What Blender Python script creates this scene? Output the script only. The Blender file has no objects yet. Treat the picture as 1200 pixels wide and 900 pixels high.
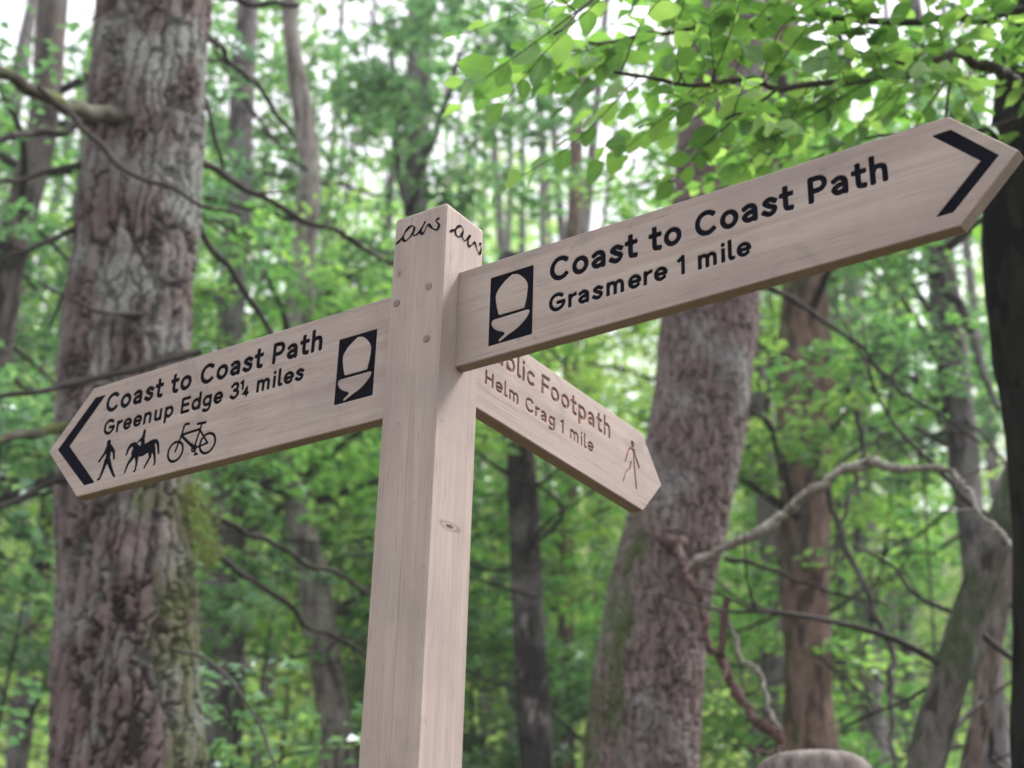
import bpy, math, random
import numpy as np
from mathutils import Matrix, Vector

random.seed(7)
RNG = np.random.default_rng(7)
scn = bpy.context.scene
COL = scn.collection

# ------------------------------------------------------------------ camera
TOP = 2.55                                           # height of the post top above the ground
CAM = np.array([1.26993, -1.61502, TOP - 1.24588])
CF = np.array([-0.51571198, 0.74159085, 0.42905031])
CR = np.array([0.82778637, 0.56042569, 0.02632041])
CU = np.array([0.22093184, -0.36873575, 0.90289704])
FPX = 1777.849                                       # focal length in pixels of a 1200 px wide picture
cd = bpy.data.cameras.new('camera'); cam = bpy.data.objects.new('camera', cd); COL.objects.link(cam)
cam.matrix_world = Matrix(((CR[0], CU[0], -CF[0], CAM[0]), (CR[1], CU[1], -CF[1], CAM[1]), (CR[2], CU[2], -CF[2], CAM[2]), (0, 0, 0, 1)))
cd.sensor_width = 36; cd.lens = FPX / 1200 * 36; cd.clip_end = 1000; cd.clip_start = 0.05
cd.dof.use_dof = True; cd.dof.focus_distance = 2.32; cd.dof.aperture_fstop = 53.3 / 12.5
scn.camera = cam

# ------------------------------------------------------------------ world, sun, exposure
SUN_EL, SUN_AZ = math.radians(54), math.radians(55)  # azimuth measured from +x towards +y
w = bpy.data.worlds.new('World'); scn.world = w; w.use_nodes = True
nt = w.node_tree; bg = nt.nodes['Background']
sky = nt.nodes.new('ShaderNodeTexSky'); sky.sky_type = 'NISHITA'; sky.sun_disc = False
sky.sun_elevation = SUN_EL; sky.sun_rotation = math.pi / 2 - SUN_AZ
sky.air_density = 1.0; sky.dust_density = 3.0; sky.ozone_density = 1.0
hs = nt.nodes.new('ShaderNodeHueSaturation'); hs.inputs['Saturation'].default_value = 0.22   # thin overcast
nt.links.new(sky.outputs[0], hs.inputs['Color'])
wm = nt.nodes.new('ShaderNodeMix'); wm.data_type = 'RGBA'; wm.inputs[0].default_value = 0.45
nt.links.new(hs.outputs[0], wm.inputs[6]); wm.inputs[7].default_value = (8.6, 8.4, 8.9, 1)      # even cloud layer
nt.links.new(wm.outputs[2], bg.inputs['Color']); bg.inputs['Strength'].default_value = 0.15
sl = bpy.data.lights.new('sun', 'SUN'); sl.energy = 3.0; sl.angle = math.radians(14); sl.color = (1.0, .95, .91)
so = bpy.data.objects.new('sun', sl); COL.objects.link(so)
sd = Vector((math.cos(SUN_EL) * math.cos(SUN_AZ), math.cos(SUN_EL) * math.sin(SUN_AZ), math.sin(SUN_EL)))
so.rotation_euler = sd.to_track_quat('Z', 'Y').to_euler(); so.location = (0, 0, 20)
scn.view_settings.view_transform = 'Standard'; scn.view_settings.look = 'None'
scn.view_settings.exposure = 1.15; scn.view_settings.gamma = 1
scn.cycles.use_denoising = True; scn.cycles.max_bounces = 7; scn.cycles.diffuse_bounces = 4
scn.cycles.transmission_bounces = 6; scn.cycles.transparent_max_bounces = 4; scn.cycles.glossy_bounces = 2
scn.cycles.caustics_reflective = False; scn.cycles.caustics_refractive = False

# ------------------------------------------------------------------ helpers
def ray(px, py):
    r = CF * FPX + CR * (px - 600) + CU * (450 - py)
    return r / math.hypot(r[0], r[1])
def at(px, py, dist):
    """world point seen at a picture position, dist = horizontal metres from the camera"""
    return CAM + ray(px, py) * dist
def wid(px, py, dist, wpx):
    r = ray(px, py) * dist
    return wpx * float(r @ CF) / FPX
HF = np.array([CF[0], CF[1]]); HF = HF / np.linalg.norm(HF)
HR = np.array([HF[1], -HF[0]])
def ground_z(x, y):
    d = (x - CAM[0]) * HF[0] + (y - CAM[1]) * HF[1]
    return np.clip(d - 2.5, 0, 16) * .165 + np.clip(d - 19, 0, 45) * .52

def link(o, parent=None):
    COL.objects.link(o)
    if parent is not None: o.parent = parent
    return o
def tag(o, label=None, cat=None, group=None, kind=None):
    if label: o['label'] = label
    if cat: o['category'] = cat
    if group: o['group'] = group
    if kind: o['kind'] = kind
    return o
def empty(name, loc, label, cat, group=None):
    o = bpy.data.objects.new(name, None); o.location = loc; link(o); o.empty_display_size = .2
    return tag(o, label, cat, group)
def mesh(name, V, faces, mat=None, smooth=True, attrs=None, mats=None, mindex=None):
    V = np.asarray(V, dtype=np.float32)
    idx, tot = [], []
    for f in faces:
        f = np.asarray(f, dtype=np.int32)
        if f.size == 0: continue
        if f.ndim == 1: f = f[None, :]
        idx.append(f.ravel()); tot.append(np.full(len(f), f.shape[1], dtype=np.int32))
    idx = np.concatenate(idx); tot = np.concatenate(tot)
    me = bpy.data.meshes.new(name)
    me.vertices.add(len(V)); me.vertices.foreach_set('co', V.ravel())
    me.loops.add(len(idx)); me.loops.foreach_set('vertex_index', idx)
    me.polygons.add(len(tot)); st = np.concatenate([[0], np.cumsum(tot)[:-1]]).astype(np.int32)
    me.polygons.foreach_set('loop_start', st)
    me.polygons.foreach_set('use_smooth', np.full(len(tot), bool(smooth)))
    for m in ([mat] if mat else (mats or [])): me.materials.append(m)
    if mindex is not None: me.polygons.foreach_set('material_index', np.asarray(mindex, dtype=np.int32))
    for k, a in (attrs or {}).items():
        a = np.asarray(a, dtype=np.float32)
        if a.ndim == 1:
            at_ = me.attributes.new(k, 'FLOAT', 'POINT'); at_.data.foreach_set('value', a)
        else:
            at_ = me.attributes.new(k, 'FLOAT_VECTOR', 'POINT'); at_.data.foreach_set('vector', a.ravel())
    me.update(calc_edges=True)
    return me
def obj(name, me, parent=None, loc=None):
    o = bpy.data.objects.new(name, me); link(o, parent)
    if parent is not None and loc is None:           # geometry given in world space
        o.matrix_parent_inverse = Matrix.Translation(-Vector(parent.location))
    if loc is not None: o.location = loc
    return o

# numpy noise
def _h(a, b, c, s=0):
    n = (a * 73856093) ^ (b * 19349663) ^ (c * 83492791) ^ (s * 2654435)
    n = (n ^ (n >> 13)) * 1274126177 & 0x7fffffff
    n = (n ^ (n >> 16)) & 0xffffff
    return n / float(0xffffff)
def vnoise(P, s=0):
    P = np.asarray(P, dtype=np.float64); i = np.floor(P).astype(np.int64); f = P - i; u = f * f * (3 - 2 * f)
    r = 0
    for dx in (0, 1):
        for dy in (0, 1):
            for dz in (0, 1):
                wgt = (u[:, 0] if dx else 1 - u[:, 0]) * (u[:, 1] if dy else 1 - u[:, 1]) * (u[:, 2] if dz else 1 - u[:, 2])
                r = r + wgt * _h(i[:, 0] + dx, i[:, 1] + dy, i[:, 2] + dz, s)
    return r
def fbm(P, o=4, s=0):
    r, a, t = 0, 1.0, 0
    for k in range(o):
        r = r + a * vnoise(P * 2 ** k + 17.3 * k, s + k); t += a; a *= .5
    return r / t
def voronoi(P, s=0):
    i = np.floor(P).astype(np.int64); f1 = np.full(len(P), 9.); f2 = np.full(len(P), 9.); cid = np.zeros(len(P))
    for dx in (-1, 0, 1):
        for dy in (-1, 0, 1):
            for dz in (-1, 0, 1):
                c = i + np.array([dx, dy, dz])
                q = c + np.stack([_h(c[:, 0], c[:, 1], c[:, 2], s + k) for k in (1, 2, 3)], 1)
                d = np.linalg.norm(q - P, axis=1)
                n1 = d < f1
                f2 = np.where(n1, f1, np.minimum(f2, d)); cid = np.where(n1, _h(c[:, 0], c[:, 1], c[:, 2], s + 9), cid); f1 = np.where(n1, d, f1)
    return f1, f2, cid
def sstep(a, b, x):
    t = np.clip((x - a) / (b - a), 0, 1); return t * t * (3 - 2 * t)

# spline through points (rows may carry extra columns such as radius)
def spline(pts, n):
    P = np.asarray(pts, dtype=float); m = len(P)
    if m == 2: return P[0] + (P[1] - P[0]) * np.linspace(0, 1, n)[:, None]
    seg = np.linalg.norm(np.diff(P[:, :3], axis=0), axis=1); t = np.concatenate([[0], np.cumsum(seg)])
    T = np.zeros_like(P); T[1:-1] = (P[2:] - P[:-2]) / (t[2:] - t[:-2])[:, None]
    T[0] = (P[1] - P[0]) / seg[0]; T[-1] = (P[-1] - P[-2]) / seg[-1]
    x = np.linspace(0, t[-1], n); k = np.clip(np.searchsorted(t, x, side='right') - 1, 0, m - 2)
    h = seg[k][:, None]; u = ((x - t[k]) / seg[k])[:, None]
    return (2*u**3-3*u**2+1)*P[k] + (u**3-2*u**2+u)*h*T[k] + (-2*u**3+3*u**2)*P[k+1] + (u**3-u**2)*h*T[k+1]
def tube(C, R, n=8, cap=True):
    """ring tube: C centres, R radii -> verts, quads, caps, and per-vertex (angle, along)"""
    C = np.asarray(C, float); R = np.asarray(R, float); m = len(C)
    T = np.gradient(C, axis=0); T /= np.linalg.norm(T, axis=1)[:, None] + 1e-12
    a = np.array([0, 0, 1.]) if abs(T[0][2]) < .9 else np.array([1., 0, 0])
    A = np.zeros((m, 3)); A[0] = np.cross(T[0], a); A[0] /= np.linalg.norm(A[0])
    for i in range(1, m):
        v = A[i-1] - T[i] * (A[i-1] @ T[i]); A[i] = v / (np.linalg.norm(v) + 1e-12)
    B = np.cross(T, A); th = np.arange(n) * 2 * np.pi / n
    N = A[:, None, :] * np.cos(th)[None, :, None] + B[:, None, :] * np.sin(th)[None, :, None]
    V = (C[:, None, :] + N * R[:, None, None]).reshape(-1, 3)
    i = np.arange(m - 1)[:, None] * n; j = np.arange(n)[None, :]; j2 = (j + 1) % n
    Q = np.stack([i + j, i + j2, i + n + j2, i + n + j], -1).reshape(-1, 4)
    caps = [np.arange(n)[::-1], (m - 1) * n + np.arange(n)] if cap else []
    return V, Q, caps, N.reshape(-1, 3)
class MB:
    def __init__(s): s.V = []; s.F = []; s.n = 0; s.at = {}
    def add(s, V, *F, **attrs):
        s.V.append(np.asarray(V, float))
        for f in F:
            f = np.asarray(f)
            if f.size: s.F.append((f if f.ndim == 2 else f[None, :]) + s.n)
        for k, v in attrs.items(): s.at.setdefault(k, []).append(np.asarray(v))
        s.n += len(V)
    def tube(s, C, R, n=6):
        V, Q, caps, _ = tube(C, R, n); s.add(V, Q, *caps)
    def mesh(s, name, mat, smooth=True): return mesh(name, np.concatenate(s.V), s.F, mat, smooth, {k: np.concatenate(v) for k, v in s.at.items()})

# ------------------------------------------------------------------ materials
def new_mat(name):
    m = bpy.data.materials.new(name); m.use_nodes = True; t = m.node_tree; t.nodes.clear()
    out = t.nodes.new('ShaderNodeOutputMaterial'); return m, t, out
def nd(t, typ, **kw):
    n = t.nodes.new(typ)
    for k, v in kw.items():
        if k.startswith('i_'):
            key = k[2:]; key = int(key) if key.isdigit() else key
            n.inputs[key].default_value = v
        else: setattr(n, k, v)
    return n
def mixc(t, fac, a, b, blend='MIX'):
    n = t.nodes.new('ShaderNodeMix'); n.data_type = 'RGBA'; n.blend_type = blend
    for s, v in ((0, fac), (6, a), (7, b)):
        if isinstance(v, (int, float)): n.inputs[s].default_value = v
        elif isinstance(v, tuple): n.inputs[s].default_value = (*v, 1)[:4]
        else: t.links.new(v, n.inputs[s])
    return n.outputs[2]
def noise(t, vec, scale, detail=4, rough=.55, dist=0):
    n = nd(t, 'ShaderNodeTexNoise'); n.inputs['Scale'].default_value = scale; n.inputs['Detail'].default_value = detail
    n.inputs['Roughness'].default_value = rough; n.inputs['Distortion'].default_value = dist
    t.links.new(vec, n.inputs['Vector']); return n.outputs['Fac']
def ramp(t, fac, a, b, va=0., vb=1.):
    n = nd(t, 'ShaderNodeMapRange'); n.interpolation_type = 'SMOOTHSTEP'
    n.inputs[1].default_value = a; n.inputs[2].default_value = b; n.inputs[3].default_value = va; n.inputs[4].default_value = vb
    t.links.new(fac, n.inputs[0]); return n.outputs[0]
def mapv(t, src, scale, loc=(0, 0, 0)):
    n = nd(t, 'ShaderNodeMapping'); n.inputs['Scale'].default_value = scale; n.inputs['Location'].default_value = loc
    t.links.new(src, n.inputs['Vector']); return n.outputs[0]
def math_(t, op, a, b=None):
    n = nd(t, 'ShaderNodeMath', operation=op)
    for i, v in enumerate((a, b)):
        if v is None: continue
        if isinstance(v, (int, float)): n.inputs[i].default_value = v
        else: t.links.new(v, n.inputs[i])
    return n.outputs[0]

def wood_mat(name, axis, knots=(), cracks=(), paint=None, tint=1.):
    """planed oak. grain along `axis` of object space; `paint` = colour inside the routed marks (attribute sdf<0)"""
    m, t, out = new_mat(name)
    co = nd(t, 'ShaderNodeTexCoord').outputs['Object']
    oi = nd(t, 'ShaderNodeObjectInfo').outputs['Random']
    off = nd(t, 'ShaderNodeCombineXYZ'); t.links.new(oi, off.inputs[0]); t.links.new(oi, off.inputs[1]); t.links.new(oi, off.inputs[2])
    ad = nd(t, 'ShaderNodeVectorMath', operation='ADD'); t.links.new(co, ad.inputs[0]); t.links.new(off.outputs[0], ad.inputs[1]); p = ad.outputs[0]
    s = [60.0, 60.0, 60.0]; s[axis] = 2.2
    f = [420.0, 420.0, 420.0]; f[axis] = 14.0
    r = [15.0, 15.0, 15.0]; r[axis] = .8
    g1 = noise(t, mapv(t, p, tuple(s)), 1, 5, .6, .6)
    g2 = noise(t, mapv(t, p, tuple(f)), 1, 3, .6)
    g3 = noise(t, mapv(t, p, tuple(r)), 1, 3, .5, 1.2)
    bl = noise(t, p, 7, 3, .6)
    c = mixc(t, ramp(t, g1, .3, .72), (.304, .247, .216), (.384, .323, .287))
    c = mixc(t, ramp(t, g3, .35, .7, 0, .55), c, (.265, .21, .196))
    c = mixc(t, ramp(t, bl, .42, .75, 0, .38), c, (.195, .165, .163))
    c = mixc(t, ramp(t, noise(t, mapv(t, p, (9, 9, 3.)), 1, 5, .65, .8), .56, .68, 0, .4), c, (.185, .16, .15))
    c = mixc(t, ramp(t, noise(t, p, 38, 3, .6), .66, .78, 0, .45), c, (.13, .105, .096))
    c = mixc(t, ramp(t, g2, .56, .74, 0, .6), c, (.135, .098, .088))
    if tint != 1.: c = mixc(t, 1.0, c, (tint, tint * .95, tint * .9), 'MULTIPLY')
    hgt = math_(t, 'ADD', g1, math_(t, 'MULTIPLY', g2, .8))
    sx = nd(t, 'ShaderNodeSeparateXYZ'); t.links.new(co, sx.inputs[0])
    for (k, (kx, ky, kz), (rx, rz), ang) in knots:
        # elliptical knot with rings on a face; k = component used across the grain
        a = math_(t, 'SUBTRACT', sx.outputs[k], (kx, ky, kz)[k]); b = math_(t, 'SUBTRACT', sx.outputs[2], kz)
        ca, sa = math.cos(ang), math.sin(ang)
        u = math_(t, 'ADD', math_(t, 'MULTIPLY', a, ca / rx), math_(t, 'MULTIPLY', b, sa / rx))
        v = math_(t, 'ADD', math_(t, 'MULTIPLY', a, -sa / rz), math_(t, 'MULTIPLY', b, ca / rz))
        wob = math_(t, 'MULTIPLY', math_(t, 'SUBTRACT', noise(t, p, 70, 2), .5), .7)
        d = math_(t, 'ADD', math_(t, 'SQRT', math_(t, 'ADD', math_(t, 'MULTIPLY', u, u), math_(t, 'MULTIPLY', v, v))), wob)
        ring = math_(t, 'SINE', math_(t, 'MULTIPLY', d, 11.0))
        c = mixc(t, math_(t, 'MULTIPLY', ramp(t, d, 1.25, .55), ramp(t, ring, -.2, .9, .15, .75)), c, (.15, .10, .085))
        c = mixc(t, ramp(t, d, .42, .2, 0, .9), c, (.06, .042, .038))
    for (k, x0, z0, z1, amp) in cracks:
        wob = math_(t, 'MULTIPLY', math_(t, 'SUBTRACT', noise(t, mapv(t, p, (1, 1, 5)), 3, 3), .5), amp)
        dd = math_(t, 'ABSOLUTE', math_(t, 'SUBTRACT', math_(t, 'SUBTRACT', sx.outputs[k], x0), wob))
        zz = math_(t, 'MULTIPLY', ramp(t, sx.outputs[2], z0, z0 + .05), ramp(t, sx.outputs[2], z1, z1 - .05))
        c = mixc(t, math_(t, 'MULTIPLY', ramp(t, dd, .0009, .0002), math_(t, 'MULTIPLY', zz, .45)), c, (.10, .075, .065))
    bs = nd(t, 'ShaderNodeBsdfPrincipled'); bs.inputs['Roughness'].default_value = .72; bs.inputs['Specular IOR Level'].default_value = .18
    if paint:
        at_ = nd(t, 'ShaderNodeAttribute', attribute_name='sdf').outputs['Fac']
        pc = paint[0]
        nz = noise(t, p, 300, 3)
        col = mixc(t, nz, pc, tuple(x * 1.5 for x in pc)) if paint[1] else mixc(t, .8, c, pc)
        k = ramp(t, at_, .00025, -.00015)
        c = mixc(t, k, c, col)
        if paint[1]: t.links.new(math_(t, 'MULTIPLY', math_(t, 'SUBTRACT', 1.0, k), .18), bs.inputs['Specular IOR Level'])
    t.links.new(c, bs.inputs['Base Color'])
    bp = nd(t, 'ShaderNodeBump'); bp.inputs['Strength'].default_value = .35; bp.inputs['Distance'].default_value = .0008
    t.links.new(hgt, bp.inputs['Height']); t.links.new(bp.outputs[0], bs.inputs['Normal'])
    t.links.new(bs.outputs[0], out.inputs['Surface']); return m

def bark_mat(name, dark, light, lichen, lich=.35, spec=.22, moss=(.05, .075, .018), mossy=0., ns=9., bump=.006, band=None):
    m, t, out = new_mat(name)
    co = nd(t, 'ShaderNodeTexCoord').outputs['Object']
    ca = nd(t, 'ShaderNodeAttribute', attribute_name='plate').outputs['Fac']
    ms = nd(t, 'ShaderNodeAttribute', attribute_name='moss').outputs['Fac']
    n1 = noise(t, mapv(t, co, (1, 1, .35)), ns * 2.2, 6, .65)
    n2 = noise(t, co, 2.6, 4, .6); n3 = noise(t, co, ns * 9, 4, .6)
    c = mixc(t, ramp(t, n1, .3, .7), dark, light)
    c = mixc(t, ramp(t, ca, .6, .1, 0, .9), c, tuple(x * .38 for x in dark))     # inner bark is a darker brown; fissure shade is painted in too
    c = mixc(t, math_(t, 'MULTIPLY', ramp(t, n2, .45, .68, 0, lich * 1.6), ramp(t, n3, .35, .6, .35, 1)), c, lichen)
    if band: c = mixc(t, math_(t, 'MULTIPLY', ramp(t, noise(t, mapv(t, co, (1, 1, .5)), 6.5, 4, .65), .585, .63), .85), c, band)
    mk = math_(t, 'ADD', ms, mossy)
    mm = ramp(t, math_(t, 'ADD', math_(t, 'MULTIPLY', math_(t, 'SUBTRACT', noise(t, mapv(t, co, (1, 1, .5)), 7, 5, .65), .5), 1.2), mk), .35, .65)
    mc = mixc(t, n3, tuple(x * .6 for x in moss), tuple(x * 1.5 for x in moss))
    c = mixc(t, mm, c, mc)
    bs = nd(t, 'ShaderNodeBsdfPrincipled'); bs.inputs['Roughness'].default_value = .88; bs.inputs['Specular IOR Level'].default_value = spec
    t.links.new(c, bs.inputs['Base Color'])
    bp = nd(t, 'ShaderNodeBump'); bp.inputs['Strength'].default_value = .8; bp.inputs['Distance'].default_value = bump
    t.links.new(math_(t, 'ADD', n1, math_(t, 'MULTIPLY', n3, .5)), bp.inputs['Height']); t.links.new(bp.outputs[0], bs.inputs['Normal'])
    t.links.new(bs.outputs[0], out.inputs['Surface']); return m

def leaf_mat(name, dark, mid, bright, trans=.45, gloss=.06, rnd=False):
    m, t, out = new_mat(name)
    r = nd(t, 'ShaderNodeObjectInfo').outputs['Random'] if rnd else nd(t, 'ShaderNodeAttribute', attribute_name='tone').outputs['Fac']
    c = mixc(t, ramp(t, r, 0, .5), dark, mid); c = mixc(t, ramp(t, r, .5, 1), c, bright)
    if rnd:
        co = nd(t, 'ShaderNodeTexCoord').outputs['Object']
        sx = nd(t, 'ShaderNodeSeparateXYZ'); t.links.new(co, sx.inputs[0])
        ay = math_(t, 'ABSOLUTE', sx.outputs[1])
        vein = math_(t, 'SINE', math_(t, 'MULTIPLY', math_(t, 'SUBTRACT', sx.outputs[0], math_(t, 'MULTIPLY', ay, .8)), 900.0))
        c = mixc(t, ramp(t, vein, .7, 1., 0, .35), c, bright)
        c = mixc(t, ramp(t, ay, .0012, .0004, 0, .5), c, bright)
    di = nd(t, 'ShaderNodeBsdfDiffuse'); tr = nd(t, 'ShaderNodeBsdfTranslucent'); gl = nd(t, 'ShaderNodeBsdfGlossy')
    gl.inputs['Roughness'].default_value = .42; gl.inputs['Color'].default_value = (.8, .9, .95, 1)
    t.links.new(c, di.inputs[0]); tc = mixc(t, 1.0, c, (1.15, 1.32, .75), 'MULTIPLY'); t.links.new(tc, tr.inputs[0])
    a = nd(t, 'ShaderNodeMixShader'); a.inputs[0].default_value = trans; t.links.new(di.outputs[0], a.inputs[1]); t.links.new(tr.outputs[0], a.inputs[2])
    b = nd(t, 'ShaderNodeMixShader'); b.inputs[0].default_value = gloss; t.links.new(a.outputs[0], b.inputs[1]); t.links.new(gl.outputs[0], b.inputs[2])
    t.links.new(b.outputs[0], out.inputs['Surface']); return m

BLACK = (.006, .006, .010)
M_ARM = wood_mat('oak_painted_marks', 0, paint=(BLACK, True))
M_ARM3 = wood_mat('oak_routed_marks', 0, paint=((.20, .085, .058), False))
M_POST = wood_mat('oak_post', 2, knots=((1, (0, -.004, -.512), (.030, .0085), .04), (1, (0, -.034, -.36), (.0035, .003), 0), (0, (-.034, 0, -.1), (.006, .009), 0)),
                  cracks=((0, .004, -1.3, -.30, .006), (0, -.014, -1.5, -.75, .006), (1, .02, -1.35, -.8, .005)))
M_PLUG = wood_mat('oak_plug', 0, knots=(), tint=.62)
m_, t_, o_ = new_mat('black_paint'); b_ = nd(t_, 'ShaderNodeBsdfPrincipled'); b_.inputs['Base Color'].default_value = (*BLACK, 1); b_.inputs['Roughness'].default_value = .9; b_.inputs['Specular IOR Level'].default_value = .05
t_.links.new(b_.outputs[0], o_.inputs[0]); M_INK = m_
B_LEFT = bark_mat('bark_flaking_larch', (.045, .031, .030), (.155, .116, .113), (.215, .232, .215), .65, moss=(.085, .10, .04), ns=8)
B_RIGHT = bark_mat('bark_scaly_red', (.075, .052, .050), (.19, .146, .141), (.24, .245, .24), .6, moss=(.06, .08, .03), ns=14, bump=.008)
B_RED = bark_mat('bark_reddish_brown', (0.083, 0.049, 0.038), (0.180, 0.120, 0.098), (0.150, 0.150, 0.120), .2, mossy=.08)
B_GREY = bark_mat('bark_grey', (.065, .057, .060), (.155, .135, .135), (.17, .18, .165), .4, moss=(.05, .07, .025), mossy=.12)
B_PALE = bark_mat('bark_pale', (0.165, 0.150, 0.158), (0.315, 0.292, 0.292), (0.270, 0.285, 0.262), .3, mossy=.02)
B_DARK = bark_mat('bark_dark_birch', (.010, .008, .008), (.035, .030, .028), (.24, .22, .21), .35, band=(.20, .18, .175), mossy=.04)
B_SHADE = bark_mat('bark_mossy_silhouette', (.008, .008, .007), (.018, .017, .014), (.02, .025, .016), .2, spec=.03, moss=(.010, .018, .005), mossy=.2)  # mossy bark; the trunk's silhouette shade is put into its colour
B_MOSS = bark_mat('bark_mossy_grey', (.035, .03, .026), (.12, .108, .098), (.22, .22, .20), .35, moss=(.025, .042, .012), mossy=.42)
B_MOTT = bark_mat('bark_mottled', (.09, .075, .068), (.24, .21, .195), (.27, .28, .25), .45, moss=(.05, .07, .02), mossy=.2)
B_BRN = bark_mat('bark_brown_stem', (.07, .05, .042), (.16, .125, .11), (.2, .2, .17), .3, mossy=.2)
B_TWIG = bark_mat('bark_twig', (.045, .036, .034), (.12, .095, .09), (.15, .15, .13), .3, mossy=.04)
B_TWIGL = bark_mat('bark_twig_grey', (0.105, 0.083, 0.079), (0.225, 0.188, 0.180), (0.195, 0.203, 0.165), .3, mossy=.02)
B_DEAD = bark_mat('bark_bleached', (.40, .36, .32), (.62, .58, .53), (.50, .50, .44), .3)
B_REDB = bark_mat('bark_dead_red', (.13, .07, .06), (.30, .19, .17), (.25, .2, .2), .2)
B_MBR = bark_mat('bark_moss_branch', (.09, .07, .06), (.2, .17, .15), (.2, .22, .15), .3, moss=(.12, .15, .04), mossy=.38)
L_FAR = leaf_mat('leaves_far', (.075, .175, .08), (.20, .37, .12), (.46, .54, .26), .64, .05)
L_GREEN = leaf_mat('leaves_green', (.06, .155, .06), (.145, .31, .095), (.32, .48, .16), .60, .07)
L_BLUE = leaf_mat('leaves_shade_beech', (.06, .14, .085), (.13, .26, .145), (.25, .39, .21), .48, .08)
L_YEL = leaf_mat('leaves_yellow_green', (.12, .23, .065), (.24, .39, .10), (.44, .54, .21), .64, .04)
L_NEAR = leaf_mat('leaf_beech_near', (.08, .175, .05), (.16, .31, .08), (.29, .44, .14), .6, .05, rnd=True)
L_MOSS = leaf_mat('moss_fuzz', (.11, .14, .05), (.20, .24, .09), (.31, .35, .15), .35, .0)
m_, t_, o_ = new_mat('forest_floor'); b_ = nd(t_, 'ShaderNodeBsdfPrincipled'); co_ = nd(t_, 'ShaderNodeTexCoord').outputs['Object']
cc = mixc(t_, noise(t_, co_, 3, 8, .7), (.035, .022, .014), (.11, .07, .045)); cc = mixc(t_, ramp(t_, noise(t_, co_, .35, 4), .5, .6), cc, (.05, .085, .028))
t_.links.new(cc, b_.inputs['Base Color']); b_.inputs['Roughness'].default_value = .95
t_.links.new(b_.outputs[0], o_.inputs[0]); M_FLOOR = m_

# ------------------------------------------------------------------ ground
gx = np.concatenate([np.linspace(-200, -60, 18), np.linspace(-56, 56, 113), np.linspace(60, 200, 18)]); n_ = len(gx)
X, Y = np.meshgrid(gx, gx, indexing='ij'); P_ = np.stack([X.ravel(), Y.ravel(), np.zeros(X.size)], 1)
P_[:, 2] = ground_z(P_[:, 0], P_[:, 1]) + (fbm(P_ * .6, 3) - .5) * .22 * sstep(1.0, 5.0, np.hypot(P_[:, 0], P_[:, 1]))
ii = np.arange(n_ - 1)[:, None] * n_ + np.arange(n_ - 1)[None, :]
g = obj('ground', mesh('ground', P_, [np.stack([ii, ii + n_, ii + n_ + 1, ii + 1], -1).reshape(-1, 4)], M_FLOOR)); g['kind'] = 'structure'

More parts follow.
